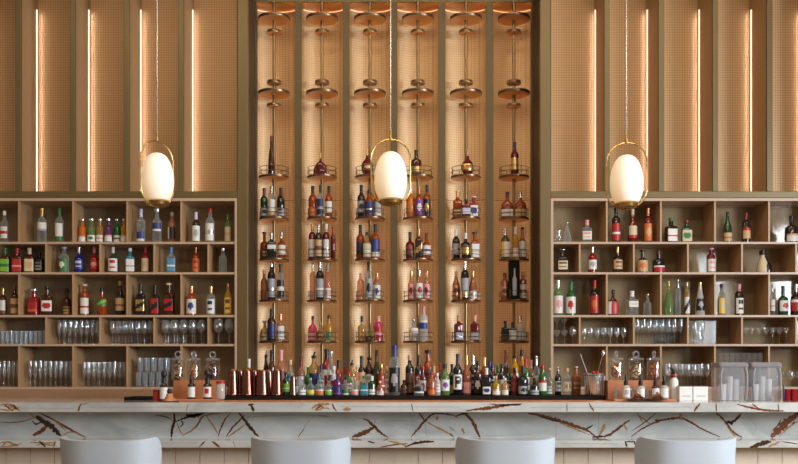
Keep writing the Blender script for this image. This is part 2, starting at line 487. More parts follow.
def veins(mb, Y, data):
    for mi, w, pts in data:
        n = len(pts); L, R = [], []
        fine = []
        for i in range(n - 1):                  # smooth curve with ragged edges
            p0, p1, p2, p3 = pts[max(i - 1, 0)], pts[i], pts[i + 1], pts[min(i + 2, n - 1)]
            k = max(2, int(math.hypot(p2[0] - p1[0], p2[1] - p1[1]) / 1.1))
            for j in range(k):
                t = j / k
                fine.append(tuple(.5 * (2 * p1[a] + (p2[a] - p0[a]) * t + (2 * p0[a] - 5 * p1[a] + 4 * p2[a] - p3[a]) * t * t + (3 * p1[a] - p0[a] - 3 * p2[a] + p3[a]) * t ** 3) for a in (0, 1)))
        fine.append(pts[-1]); n = len(fine)
        for i, (x, y) in enumerate(fine):
            a = fine[max(i - 1, 0)]; b = fine[min(i + 1, n - 1)]
            dx, dy = b[0] - a[0], b[1] - a[1]; l = math.hypot(dx, dy) or 1
            u = i / (n - 1)
            ww = w * .82 * (.30 + .85 * math.sin(PI * min(max(u, .04), .96)) ** .8) if w > .45 else w * .8
            q = .45 if w > .7 else .25
            ra, rb = ww * random.uniform(1 - q, 1 + q), ww * random.uniform(1 - q, 1 + q)
            L.append((x - dy / l * ra, y + dx / l * ra)); R.append((x + dy / l * rb, y - dx / l * rb))
        vs = [(WX(x, Y), Y - .0006 - .0001 * mi - BP, WZ_(y, Y)) for x, y in L + R]
        mb.add(vs, [(i, i + 1, n + i + 1, n + i) for i in range(n - 1)], mi)


B_, T_, K_, G_ = 1, 2, 3, 4
SM = [MARBLE, V_BROWN, V_TAN, V_DARK, V_GREY]
m = MB(); m.box((-BX, BF - BP, BU), (BX, 6.60 - BP, BT))
veins(m, BF, [(T_, 1.3, [(0, 405), (8, 404.5), (18, 410)]), (T_, .9, [(0, 409), (9, 410), (20, 407)]), (B_, .6, [(13, 404), (17, 408), (20, 411)]), (B_, 1.0, [(3, 404), (9, 408), (13, 411)]), (K_, .7, [(10, 404), (18, 409)]), (B_, 1.0, [(81.5, 403.2), (80, 406), (78, 411.5)]), (T_, .7, [(82, 404), (88, 403.6)]),
              (T_, .5, [(188, 404), (186, 411.6)]), (K_, 1.3, [(249, 403.8), (252, 407), (254, 411.4)]), (B_, 1.0, [(248, 405), (254, 404.2)]), (T_, 1.4, [(312, 409), (317, 405), (330, 404)]), (T_, .9, [(316, 411), (324, 408), (330, 409)]), (B_, 1.0, [(315, 410.5), (320, 406), (326, 403.6)]),
              (K_, .6, [(318, 404), (324, 408)]), (B_, .8, [(332, 403.6), (334, 408), (337, 411.5)]), (T_, 1.8, [(343, 409.6), (351, 409.4)]), (K_, .5, [(411.5, 403.5), (413, 411.4)]),
              (B_, 1.7, [(466, 411), (478, 409), (490, 408), (505, 405.4), (521, 404.4)]), (B_, .8, [(490, 404), (505, 405), (522, 403.6)]), (B_, .5, [(567, 403), (567, 411.6)]), (B_, .8, [(589, 403.4), (594, 411.4)]),
              (B_, 1.1, [(700, 403.2), (694, 411.6)]), (B_, .7, [(716, 403), (716.4, 411.7)]), (B_, 1.2, [(737, 404), (748, 407), (765, 410), (784, 411)]), (B_, .9, [(752, 404), (758, 408)]), (B_, .6, [(778, 403.6), (779, 411.4)]),
              (G_, .25, [(20, 408), (75, 408.5)]), (G_, .25, [(90, 407.5), (185, 407)]), (G_, .25, [(340, 406.5), (460, 407)]), (G_, .25, [(530, 407.6), (690, 407)])])
m.build('countertop', SM, bar, smooth=False)
m = MB(); m.box((-BX, 0, LT - .02), (BX, .04, BU - .0005))
veins(m, BP, [(B_, .5, [(0, 422), (12, 422.6), (24, 421), (36, 417.5)]), (K_, 3.0, [(36, 416), (45, 422), (52, 427), (61, 436)]), (B_, 1.1, [(39, 412.7), (52, 419), (64, 426), (80, 434.6), (86, 437.4)]), (B_, 2.2, [(47, 426), (42, 430.5), (33, 435.6)]),
              (T_, .6, [(29, 413.5), (37, 419), (45, 424)]), (T_, 1., [(52, 418), (60, 425), (66, 431)]), (T_, .7, [(62, 436), (70, 432), (80, 434)]), (K_, .9, [(44, 421), (36, 424), (32, 421)]),
              (K_, 1.6, [(174, 412.6), (174.6, 420), (172.6, 428), (171.5, 437.4)]), (B_, .6, [(155, 415.4), (162, 416), (169, 418), (174, 422)]), (K_, 1.1, [(174, 422.4), (182, 419), (190, 416.4), (204, 413)]), (K_, 1.9, [(186, 414.4), (193, 416), (203, 413.6)]),
              (T_, .8, [(177, 423), (180, 431), (184, 436)]), (K_, .8, [(181, 420), (183, 424), (180, 427)]), (T_, 1., [(184, 434.6), (192, 430), (199, 423), (202, 416)]), (T_, .8, [(206, 416), (212, 424), (218, 433.6)]), (T_, .9, [(196, 427), (204, 416), (220, 413.5)]),
              (B_, .8, [(218, 437.2), (221, 428), (226, 418), (231, 412.8)]), (B_, 1., [(226, 437), (233, 427), (240, 420), (245, 415)]), (T_, .9, [(228, 437), (237, 430.5), (246, 424)]), (K_, 1.6, [(239, 412.8), (243, 418), (250, 427), (259, 437.4)]),
              (G_, .35, [(246, 418), (256, 416.4), (300, 415), (330, 417)]), (B_, .5, [(298, 437), (304, 429)]), (G_, .35, [(302, 431), (308, 422), (314, 416)]), (G_, .8, [(318, 415.5), (328, 416.5)]),
              (B_, 1.5, [(363, 418.6), (368, 421), (374, 426), (381, 433), (388, 437.4)]), (B_, 2.2, [(352, 437), (361, 434), (369, 430.4), (376, 426)]), (G_, .4, [(356, 417), (364, 419)]), (G_, .4, [(375, 418), (374.6, 425)]), (G_, .35, [(384, 421.5), (400, 420.5), (415, 421.5)]),
              (B_, .9, [(419, 412.8), (422, 417), (425, 421.5)]), (B_, 1.3, [(411, 437), (417, 430), (424, 422), (430, 416), (436, 412.9)]), (B_, .8, [(432, 413.4), (441, 413.6), (452, 415), (458, 418)]), (T_, 1.1, [(426, 421.4), (436, 427), (446, 432), (454, 437)]), (G_, .4, [(425, 423), (427, 437)]), (T_, 1.3, [(436, 420), (438, 416.6)]), (G_, 1.2, [(449, 427), (455, 431)]),
              (B_, 1.9, [(462, 412.9), (468, 416), (474, 424), (477, 431), (480, 437.3)]), (K_, .8, [(456, 416), (463, 414), (468, 413.4)]), (T_, 1.3, [(462, 428), (464, 434)]), (T_, .9, [(450, 433), (453, 436.6)]), (G_, .3, [(484, 436), (530, 434.5)]),
              (B_, 2.0, [(528, 412.9), (540, 415.4), (552, 418.8), (562, 421.8), (575, 426), (588, 431), (596, 437)]), (K_, 1.0, [(540, 416), (552, 420), (560, 421)]), (T_, .8, [(560, 423), (575, 429), (590, 435)]), (B_, 1.4, [(597, 437), (606, 436), (615, 431), (624, 424), (630, 420)]), (T_, 1.7, [(599, 436), (602, 430), (605, 424)]),
              (K_, 1., [(586, 429), (593, 425)]), (K_, 1.2, [(592, 437), (604, 436.4)]), (G_, .35, [(599, 412.8), (598, 434)]), (T_, 1.2, [(623, 424), (627, 430)]), (G_, .3, [(602, 417.6), (612, 418.4)]), (G_, .3, [(556, 424), (556, 437)]),
              (B_, 1.2, [(631, 437), (640, 430), (650, 424.6), (662, 420.2), (672, 418.7), (682, 418.2), (692, 423), (704, 430), (720, 437)]), (T_, .8, [(637, 412.9), (643, 423)]), (B_, .6, [(632, 431), (645, 422), (656, 413.2)]), (T_, 1.5, [(680, 413.4), (682, 419)]), (B_, .5, [(640, 416), (650, 424)]), (K_, 1.1, [(655, 420), (661, 421)]),
              (B_, 1.4, [(716, 412.9), (722, 418), (727, 424), (732, 431), (742, 437.4)]), (K_, 1.6, [(726, 423), (734, 421), (741, 413.4)]), (K_, 2.0, [(727, 421), (733, 424)]), (T_, .8, [(728, 428), (736, 437)]), (G_, .3, [(745, 416), (756, 426), (752, 436)]),
              (B_, 4.0, [(800, 412), (790, 419), (781, 428), (771, 437)]), (T_, 1.0, [(798, 421), (788, 428), (779, 437)]), (K_, .7, [(781, 419), (778, 425), (772, 431)]), (K_, .7, [(795, 421), (792, 424)])])
m.build('front_panel', SM, bar, smooth=False)
m = MB(); m.box((-BX, LF - BP, LB), (BX, .04, LT))
veins(m, LF, [(T_, 1.1, [(0, 443), (8, 442), (18, 446)]), (T_, .9, [(0, 446.4), (12, 446), (22, 443)]), (B_, .6, [(1, 447), (8, 441.5), (13, 446)]), (T_, 1.0, [(30, 442), (46, 443), (56, 442)]), (T_, .8, [(36, 445), (46, 444.6), (57, 446)]), (K_, .9, [(39, 441), (46, 447)]), (B_, .8, [(53, 447), (55.5, 441)]), (B_, .8, [(205, 441), (199, 447.3)]), (B_, 1., [(212, 441), (220, 447.3)]), (T_, .4, [(233, 441), (235, 447)]),
              (T_, 1., [(388, 441), (398, 443), (408, 446.4)]), (B_, .8, [(380, 447.2), (396, 444.5), (408, 443.6)]), (K_, 1.4, [(405, 447), (414, 443.6), (424, 441.8), (434, 441.6)]), (K_, .8, [(368, 441.4), (375, 443)]), (T_, .8, [(90, 442), (140, 442)]), (K_, .9, [(625, 441), (627, 447.3)]), (K_, .8, [(634, 441), (636, 446.4)]), (K_, .7, [(626, 441.6), (634, 441.6)]),
              (K_, 2.2, [(750, 447.4), (760, 444), (771, 441.4)]), (T_, 1.3, [(768, 447), (780, 441.6)]), (B_, .6, [(781, 441.4), (798, 444)]), (G_, .3, [(560, 443.4), (618, 443.8)]), (G_, .25, [(165, 442.8), (198, 443)])])
m.build('ledge', SM, bar, smooth=False)
m = MB(); n = 46
for k in range(n):
    a = -BX + 2 * BX * k / n; b = a + 2 * BX / n
    m.box((a + .0018, -.10, .002), (b - .0018, -.085, LB - .001))
m.box((-BX, -.087, 0), (BX, .04, LB - .001)); m.box((-BX, .04, .0), (BX, .60, BU - .001))
m.build('boarded_base', CREAM, bar, smooth=False)

m = MB(); m.box((WX(225, 6.18), BF + .03 - BP, BT + .0002), (WX(603.5, 6.18), 6.18 - BP, BT + .0016)); m.build('reflection_strip', plain('reflection_strip', (.66, .30, .14), .3), bar, smooth=False)  # orange strip added for the warm wall's reflection in the glossy bar top
# bar mats
ZM = BT + .027
MATS = []


def mat_on_bar(x0, x1, label):
    ya, yb = 6.19, 6.56
    m = MB(); m.box((WX(x0, ya), ya, BT + .0004), (WX(x1, ya), yb, ZM))
    return tag(m.build('bar_mat', RUBBER, smooth=False, bevel=.003), label, 'bar mat')


mat_on_bar(221, 605, 'long black rubber-topped step on the bar under the bottles and copper shakers')

# ------------------------------------------------------------------ bottles
PROF = {
    'round': [(0, .93), (.012, 1), (.58, 1), (.64, .93), (.685, .72), (.72, .50), (.76, .40), (.97, .37)],
    'tall': [(0, .94), (.01, 1), (.66, 1), (.71, .88), (.745, .60), (.775, .44), (.97, .40)],
    'slope': [(0, .93), (.012, 1), (.46, 1), (.55, .88), (.64, .64), (.72, .44), (.80, .37), (.97, .34)],
    'square': [(0, .95), (.012, 1), (.60, 1), (.645, .94), (.675, .62), (.705, .42), (.97, .38)],
    'squat': [(0, .94), (.015, 1), (.50, 1), (.58, .90), (.635, .55), (.67, .34), (.97, .31)],
    'flask': [(0, .86), (.02, .95), (.25, 1), (.48, .96), (.58, .75), (.645, .40), (.68, .27), (.97, .25)],
    'globe': [(0, .48), (.02, .56), (.10, .82), (.22, .98), (.32, 1), (.42, .93), (.52, .70), (.60, .36), (.66, .24), (.97, .21)],
    'taper': [(0, .96), (.01, 1), (.28, .94), (.50, .74), (.68, .52), (.80, .42), (.97, .36)],
    'drop': [(0, .86), (.012, .95), (.20, 1), (.34, .96), (.50, .70), (.64, .44), (.76, .30), (.97, .26)],
    'fan': [(0, .97), (.02, 1), (.25, .96), (.42, .80), (.54, .52), (.60, .22), (.66, .12), (.97, .11)],
}


def prof_at(pr, z):
    for (za, ra), (zb, rb) in zip(pr, pr[1:]):
        if za <= z <= zb: return ra + (rb - ra) * (z - za) / (zb - za)
    return pr[-1][1]


def pat(name, i, j, NR, NC):
    u, v = (j + .5) / NC, (i + .5) / NR            # u left-right, v bottom-top
    if name == 'band': return .38 < v < .66
    if name == 'foot': return v < .3
    if name == 'head': return v > .72
    if name == 'emblem': return ((u - .5) / .24) ** 2 + ((v - .55) / .26) ** 2 < 1
    if name == 'lines': return (abs(v - .3) < .07 or abs(v - .72) < .10) and .25 < u < .75
    if name == 'diag': return abs((v - .5) - (u - .5) * .8) < .2
    if name == 'bars': return u < .3
    if name == 'two': return .42 < v < .56
    if name == 'P': return (abs(u - .36) < .07 and .15 < v < .85) or (abs(u - .58) < .2 and (abs(v - .80) < .07 or abs(v - .5) < .07)) or (abs(u - .72) < .09 and .5 < v < .8)
    return False


LPOS = {'mid': (.14, .50), 'lo': (.05, .32), 'hi': (.34, .58), 'full': (.06, .55), 'band': (.26, .44)}
USED = []


def bottle(loc, H, W, style, gl, cap, lab='-', acc='-', pattern='-', pos='mid', name='liquor_bottle', place='', cat='bottle', group=None, rz=None, ry=None, detail=True):
    R = W / 2
    sq = style == 'square'
    yk = {'flask': .55, 'globe': .62, 'fan': .4}.get(style, .82 if sq else 1) if ry is None else ry
    pr = PROF[style]
    cname, ctype = (cap.split(':') + ['cap'])[:2]
    # neck limited to a real neck's width
    neck = pr[-1][1] * R
    k = min(1, .0175 / neck)
    def rad(f): return f * R if f > .5 else f * R * (k + (1 - k) * max(0, (f - pr[-1][1]) / (.5001 - pr[-1][1])) if f > pr[-1][1] else k)
    top = {'cap': .97, 'long': .97, 'stop': .94, 'ball': .93, 'none': .985, 'pour': .90}.get(ctype, .97)
    lw = [GW.get(gl, gl)] if gl else []
    w1 = {'squat': 'squat', 'flask': 'flask shaped', 'globe': 'round', 'square': 'square', 'fan': 'dome shaped', 'drop': 'teardrop', 'slope': 'sloping', 'taper': 'tapering'}.get(style)
    look = (w1 + ' ' if w1 else '') + lw[0] + ' bottle'
    capw = PW.get(cname, cname)
    if lab != '-':
        look += ' with %s label' % PW.get(lab, lab)
        look += ' and %s top' % capw if cname != '-' else ''
    elif cname != '-':
        look += ' with %s top' % capw
    t = thing(name, '', cat, loc, random.uniform(-.25, .25) if rz is None else rz, group)
    USED.append([t, look, place])
    b = MB(); secs = []
    for z, f in pr:
        z = min(z, top) if z > .9 else z
        r = rad(f); p = 5 if (sq and f > .6) else 2
        yy = r * yk + (r - r * yk) * max(0, min(1, (.6 - f) / .25)) if yk < 1 else r
        secs.append((z * H, r, yy, p))
    b.loft(secs, 20 if detail else 12, 0)
    b.build('body', GL[gl], t)
    rn = rad(pr[-1][1])
    if cname != '-':
        c = MB()
        if ctype == 'cap': c.lathe([(rn * 1.10, H * .86), (rn * 1.16, H * .87), (rn * 1.16, H * .985), (rn * .95, H)], 12, 0, (0, 0), (True, True))
        elif ctype == 'long': c.lathe([(rn * 1.18, H * .76), (rn * 1.10, H * .80), (rn * 1.07, H * .93), (rn * 1.2, H * .935), (rn * 1.2, H * .985), (rn * .9, H)], 12, 0, (0, 0), (True, True))
        elif ctype == 'stop': c.lathe([(rn * .9, H * .90), (rn * .9, H * .925), (rn * 1.65, H * .93), (rn * 1.7, H * .99), (rn * 1.3, H)], 12, 0, (0, 0), (True, True))
        elif ctype == 'ball': c.lathe([(rn * .9, H * .90)] + [(max(.0005, math.sin(a)) * rn * 1.7, H * .955 - math.cos(a) * H * .045) for a in [PI * q / 7 for q in range(1, 8)]], 12, 0, (0, 0), (True, True))
        elif ctype == 'pour':
            c.lathe([(rn * 1.1, H * .85), (rn * 1.3, H * .86), (rn * 1.3, H * .905), (rn * .6, H * .92)], 12, 0, (0, 0), (True, True))
            c.tube([(0, 0, H * .90), (0, 0, H * .95), (rn * .7, 0, H)], rn * .42, 6)
        c.build('cap', PT[cname], t)
    if lab != '-':
        z0, z1 = LPOS[pos]; NR, NC = 8, 12
        if style == 'globe' and pos == 'mid': z0, z1 = .16, .42
        l = MB()
        for i in range(NR + 1):
            z = z0 + (z1 - z0) * i / NR; r = rad(prof_at(pr, z)); p = 5 if sq else 2
            for j in range(NC + 1):
                a = -PI / 2 + (j / NC - .5) * (2.45 if not sq else 2.0)
                ca, sa = math.cos(a), math.sin(a); o = .0009
                l.v.append(((r + o) * math.copysign(abs(ca) ** (2 / p), ca), (r * yk + o) * math.copysign(abs(sa) ** (2 / p), sa), z * H))
        for i in range(NR):
            for j in range(NC):
                q = i * (NC + 1) + j
                l.f.append([q, q + 1, q + NC + 2, q + NC + 1]); l.m.append(1 if acc != '-' and pat(pattern, i, j, NR, NC) else 0)
        l.build('label', [PT[lab], PT[acc if acc != '-' else lab]], t)
    return t


def rows(txt):
    for ln in txt.strip().splitlines():
        ln = ln.split('#')[0].strip()
        if ln:
            q = ln.split(); q += ['-'] * (10 - len(q)); yield q


def shelf_bottles(txt, zb, Y, place, group, name='liquor_bottle'):
    for x, top, w, st, gl, cap, lab, acc, pt, pos in rows(txt):
        x, top, w = float(x), float(top), float(w)
        YY = Y + random.uniform(-.012, .012)
        bottle((WX(x, YY), YY, zb + .0004), WZ_(top, YY) - zb, w * YY / F, st, gl, cap, lab, acc, pt, 'mid' if pos == '-' else pos, name, place, 'bottle', group)


CY = D1 + .085
BAY = ['first', 'second', 'third', 'fourth', 'fifth', 'sixth']
LEFT = {(0, 0): "4.5 211 8 round clear white:cap white red band mid",
        (0, 1): """42 208 9 round clear gold:long white grey foot hi
59.5 208 8.5 round clear green:long white green foot full""",
        (0, 2): """82.4 219 7.6 round orange silver:stop white orange head lo
91.5 219 8 round lgreen silver:stop white green emblem lo
100 219 7.5 round gold silver:stop white tan band lo
108.5 219 7.5 round purple silver:stop white pink head lo
117 219 7 round green silver:stop white green band lo
124 219 6.5 round yellow silver:stop white tan head lo""",
        (0, 3): """141 209 8.5 round clear lavender:long blue white foot lo
157 209 9 round clear silver:stop blue white foot hi
172 212 8 round rose grey:cap black white bars mid""",
        (0, 4): """196 212 8 round dark lavender:long white grey emblem full
210 208 9 round clear red:cap white silver band full
228 214 6.5 round lgreen green:cap cream tan band full""",
        (1, 0): """5 248 9.5 square damber green:long lime green band full
17 248 9.5 square damber red:long red pink two full
29.5 248 9.5 square damber cream:long cream tan emblem full
39.5 252 8 square black black:cap grey black lines mid""",
        (1, 1): """64 247 10 round clear grey:stop green white emblem full
79 247 9.5 squat blue silver:long blue lavender lines mid
94.5 247 9.5 squat red pink:long red pink emblem mid""",
        (1, 2): """113 247 9.5 squat dgreen white:long white red lines full
130 248 8.5 square teal white:cap white grey two full
145.5 247 8 round red red:long cream tan emblem full""",
        (1, 3): """171 247 8.5 square clear sky:long sky white two full
196 247 7.5 round amber copper:long orange red lines full""",
        (1, 4): "223 248 8 square clear silver:cap -",
        (2, 0): """3 288 7 round damber gold:long white brown foot full
14.5 285 8 round damber brown:cap tan brown band full""",
        (2, 1): """34 289 10.5 square red silver:stop red orange foot mid
47 286 10.5 square damber black:cap white red emblem mid
67 288 8.5 squat damber black:cap gold brown lines lo""",
        (2, 2): """84.5 284 8.5 tall amber cream:stop white red two full
102 288 10 squat amber black:cap green lime diag hi
120 281 9 slope dark cork:cap tan brown two mid""",
        (2, 3): """140.5 284 9 square black black:long gold black diag mid
155 285 8 square dark black:long red black diag full
169 283 10 square damber cream:stop red black diag mid""",
        (2, 4): """191.5 286 10 round amber copper:long white blue emblem full
211 286 8.5 round clear gold:long white navy lines full
228 283 7.5 round yellow copper:cap yellow brown lines full"""}
RIGHT = {(0, 0): """567 222 8.5 drop clear silver:ball -
587 220 9.5 square clear pink:long white pink lines mid""",
         (0, 1): """616 208 8.5 tall dark black:long red white two full
632.5 209 9 slope dred cream:long cream red foot mid
648 208 8.5 tall dred copper:long orange tan emblem full""",
         (0, 2): """671 218 11 square dark green:cap white red two full
686.5 220 10 square dgreen dred:cap cream green emblem full""",
         (0, 3): """727.5 212 8.5 slope dgreen black:cap tan brown two lo
746 213 8.5 tall dark dred:long tan red head mid""",
         (0, 4): "791.5 216 13 squat dark black:long white tan head lo",
         (1, 0): "562.5 249 10 square dark silver:ball cream brown lines mid",
         (1, 1): """592.5 247 8.5 round red silver:long white grey emblem mid
617.5 247 9.5 squat dark gold:long tan brown lines mid""",
         (1, 2): """642.5 250 10.5 squat dark black:stop tan orange emblem full
658.5 251 12 squat black dred:cap red white head lo""",
         (1, 3): "711 248 8.5 tall dred pink:stop white pink lines full",
         (2, 0): """558 280 9.5 round lgreen silver:long white pink emblem full
571 282 9.5 round green green:long white red emblem full
594.5 280 9 round black red:long red orange emblem full""",
         (2, 1): """613 290 11.5 flask damber black:cap red white bars full
632 291 11 square clear white:long white cream emblem hi
647.5 294 8 squat clear copper:stop -""",
         (2, 2): """668.5 281 9.5 drop lgreen yellow:long -
678 279 5.5 tall clear silver:long -
687 282 5.5 tall gold gold:cap white black diag full
700 282 9.5 taper frost gold:long black grey emblem mid""",
         (2, 3): """721.5 284 7.5 tall clear black:cap yellow cream emblem full
739 284 8.5 tall dark pink:long white black lines full""",
         (2, 4): """772.5 284 5 round clear silver:long white pink two mid
783 286 10 squat dgreen black:long white red emblem mid
796 284 10.5 squat dark silver:long red white head mid"""}
RN = ['top', 'second', 'third', 'fourth', 'bottom']
for side, dat in (('left', LEFT), ('right', RIGHT)):
    for (r, b), txt in dat.items():
        shelf_bottles(txt, SZ[r], CY, "%s bay of %s cabinet's %s row" % (BAY[b], side, RN[r]), 'spirit bottles in the %s cabinet' % side)
# two tone cream and black bottle with a handle
t = thing('liqueur_bottle', "black and cream bottle with black side handle in right cabinet's second row", 'bottle', (WX(764, CY), CY, SZ[1] + .0004), 0, 'spirit bottles in the right cabinet')
h = WZ_(250, CY) - SZ[1]; r = 7 * CY / F
b = MB(); b.lathe([(r * .8, 0), (r * .88, .01), (r * .72, h * .42), (r * .42, h * .62), (r * .30, h * .70), (r * .34, h * .86)], 18, 0, (-.012, 0), (True, True)); b.build('body', PT['cream'], t)
b = MB(); b.lathe([(r * .60, .0), (r * .62, .01), (r * .6, h * .30), (r * .3, h * .44), (.002, h * .47)], 16, 0, (.022, -.012), (True, True)); b.build('pouch', GL['black'], t)
b = MB(); b.lathe([(r * .40, h * .78), (r * .46, h * .82), (r * .44, h * .96), (r * .2, h)], 12, 0, (-.012, 0), (True, True)); b.build('cap', PT['black'], t)
b = MB(); b.tube([(-.006, 0, h * .72), (.012, 0, h * .72), (.026, 0, h * .62), (.030, 0, h * .42)], .0055, 6); b.build('handle', PT['black'], t)

TOWER = [[  # tower 1
    "272.5 136 7 taper damber dred:cap -",
    """264.6 188 7.5 round dgreen dred:long grey black emblem lo
272.8 186 7 round clear silver:long white tan foot full
281.2 188 8 round black black:long grey black lines lo""",
    """263.6 232 8.5 squat amber black:stop brown gold lines lo
272.5 233 9 square black silver:long white black head hi
282 232 8.5 squat amber silver:long white tan band mid""",
    """264.6 270 7 round copper copper:cap -
272.4 262 7.5 tall black silver:cap grey silver two full
281 264 7.5 tall clear black:long black white band full""",
    """264.4 321 8.5 squat gold grey:stop cream gold emblem lo
272.6 309 8.5 round damber black:long navy blue two full
281 314 8 round rose copper:long white grey band full"""],
    ["321 153 20 fan dred gold:long -",
     """313 186 8.5 round amber black:long orange amber two lo
321 185 6.5 round clear black:long navy white two full
329.2 186 7.5 round amber black:long white grey two mid""",
     """311.6 224 7.5 tall dred gold:long white grey two full
319.2 225 7 tall dark silver:long tan brown band full
326.4 224 7 tall dred white:long white silver two full
331.4 227 6 tall dred red:long -""",
     """313 263 6 tall rose silver:long -
320.6 262 8 tall black silver:long grey white two full
328 263 6.5 tall rose grey:long white pink band lo""",
     """312 316 9.5 flask pink black:cap pink red two lo
321 322 9 globe gold cork:cap brown gold emblem mid
329 315 8.5 squat yellow black:cap green white bars lo"""],
    ["367.5 149 12 globe dred gold:long brown gold emblem mid",
     """361.4 185 8 round dark black:long grey black emblem mid
369.4 190 9 round amber black:cap navy silver two full
377.6 189 8 round amber brown:cap grey white foot full""",
     """360.4 225 8.5 round amber black:long navy black foot mid
367 232 8.5 squat gold black:cap cream white band full
375 224 9 round amber black:long blue white foot full""",
     """361 273 7.5 tall rose pink:long -
369 262 7.5 tall clear black:long grey black emblem full
377 273 7.5 tall rose copper:long white blue emblem full""",
     """362 316 8.5 squat gold black:long -
378.4 316 9 tall pink pink:long red pink band full"""],
    ["416 150 12.5 squat damber black:long gold brown foot lo",
     """410.6 186 9 round orange cream:long orange gold two mid
419 187 8 round amber copper:long purple white emblem full
426.8 185 7.5 round amber black:long black gold emblem full""",
     """410 232 9 squat dred black:long brown red lines mid
418.6 229 7.5 square damber gold:long black gold diag full
426.2 233 9 squat amber dred:long white purple band mid""",
     """411.4 271 7.5 slope rose gold:long pink dred emblem full
419 270 7.5 slope rose silver:long white red emblem full
426.6 271 7.5 slope rose copper:long pink dred emblem full""",
     """413.4 319 9.5 squat clear silver:ball white cork two hi
423.4 306 8.5 tall frost pink:long blue white head hi"""],
    ["467 150 14.5 globe dred cork:long gold orange emblem mid",
     """455.8 191 9 square amber gold:long brown gold lines lo
465.4 199 8.5 square dred black:cap lavender white two mid
473.6 196 8.5 square red white:ball white blue emblem full""",
     """456 229 8 round dark white:long grey silver band mid
465 233 10 squat black white:long gold brown head mid
474.6 232 8.5 square amber black:stop white cream two full""",
     """456 271 8 slope copper copper:long copper dred emblem mid
464.2 261 8 tall black silver:long grey gold foot full
472.6 271 8 slope copper gold:long white copper emblem lo""",
     """458.4 315 8.5 square dred cork:long grey silver two lo
474.6 315 8.5 square dred pink:long grey black two lo"""],
    ["513.6 142 8 round dred navy:long gold copper two mid",
     """506.8 192 12.5 flask amber black:long white red two lo
520 192 13 flask amber silver:long tan green two lo""",
     """505 228 9 round olive silver:long white yellow bars full
514.4 227 6.5 round yellow white:long white pink band lo
522 227 7.5 squat amber black:ball white grey two full""",
     """503.6 273 8 tall copper brown:cap copper brown emblem mid
522.6 272 7.5 tall copper copper:cap white copper band full""",
     """504 321 7.5 square black black:cap brown black lines lo
511.6 322 8 square dark black:cap white grey two full
520 316 9.5 squat frost silver:long white pink two lo"""]]
TP = {}
for i, tiers in enumerate(TOWER):
    for j, txt in enumerate(tiers):
        for q in rows(txt):
            x, top, w = map(float, q[:3]); n_mid = abs(x - CX - TX[i] * F / PY) < 3
            dx = (x - CX) / F * PY - TX[i]; r0 = w / 2 * PY / F
            ef = {'flask': .95, 'globe': .85, 'fan': .75, 'square': 1.13}.get(q[3], 1); r0 *= ef
            best = None
            for shrink in (1, .94, .88, .82, .76, .7, .64):
                for fx in (1, .92, 1.08, .84, .76, 1.2):
                    for dy in ((.030, .04, .05, .06, .07, .078, .086, .02, .01, .094) if not n_mid else (.070, .078, .086, .06, .05)):
                        rr = r0 * shrink; px = dx * fx; dd = math.hypot(px, dy)
                        if dd > rr + .0155 and dd + rr < .1150 and all(math.hypot(px - a, dy - b) > rr + c + .001 for a, b, c in TP.get((i, j), [])):
                            best = (px, dy, shrink); break
                    if best: break
                if best: break
            px, dy, shrink = best or (dx, .06, .6)
            TP.setdefault((i, j), []).append((px, dy, r0 * shrink)); w *= shrink
            Y = PY - dy; x = (TX[i] + px) / Y * F + CX
            lab, acc, pt, pos = q[6:]
            acc = acc if acc in PT else '-'
            zb = TIER[j]
            H = min(WZ_(top, Y) - zb, TIER[j - 1] - .020 - zb) if j else WZ_(top, Y) - zb
            bottle((WX(x, Y), Y, zb + .0004), H, w * Y / F, q[3], q[4], q[5], lab, acc, pt, 'mid' if pos == '-' else pos,
                   'decanter' if j == 0 and q[3] in ('globe', 'fan') else 'liquor_bottle', '%s tier of %s tower' % (['top', 'second', 'third', 'fourth', 'lowest'][j], ORD[i]), 'bottle', 'bottles on the shelf towers')
# boxed bottle on the sixth tower
Y = PY - .06; zb = TIER[3]
t = thing('gift_box', 'tall black gift box showing a silver bottle, fourth tier of sixth tower', 'box', (WX(514, Y), Y, zb + .0004))
w = 5.2 * Y / F; h = TIER[2] - .020 - zb
b = MB(); b.box((-w, -.038, 0), (w, .038, h)); b.build('carton', RUBBER, t, smooth=False, bevel=.002)
b = MB(); b.loft([(h * .10, .016, .0015, 2), (h * .52, .017, .0015, 2), (h * .62, .007, .0015, 2), (h * .80, .006, .0015, 2)], 12, 0, (0, -.039)); b.build('printed_bottle', PT['grey'], t)
# silver dish with lime leaves
Y = PY - .075
t = thing('garnish_dish', 'small silver dish holding bright green leaves, lowest tier of third tower', 'dish', (WX(369, Y), Y, TIER[4] + .0004))
b = MB(); b.lathe([(.016, 0), (.022, .004), (.033, .024), (.035, .034), (.032, .034), (.029, .024), (.012, .010)], 20, 0, (0, 0), (True, True)); b.build('bowl', STEEL, t)
b = MB()
for k in range(9):
    a = k * 2.4; r = .006 + .012 * (k % 3) / 2; c = Vector((.006 + r * math.cos(a), r * math.sin(a), (.036 + .026 * (k % 4) / 3)))
    d = Vector((math.cos(a), math.sin(a), .5)) * .014; s = Vector((-math.sin(a), math.cos(a), .2)) * .012
    b.add([c - d, c + s, c + d, c - s, c + Vector((0, 0, .005))], [(0, 1, 4), (1, 2, 4), (2, 3, 4), (3, 0, 4), (0, 3, 2, 1)])
b.build('leaves', PT['lime'], t)

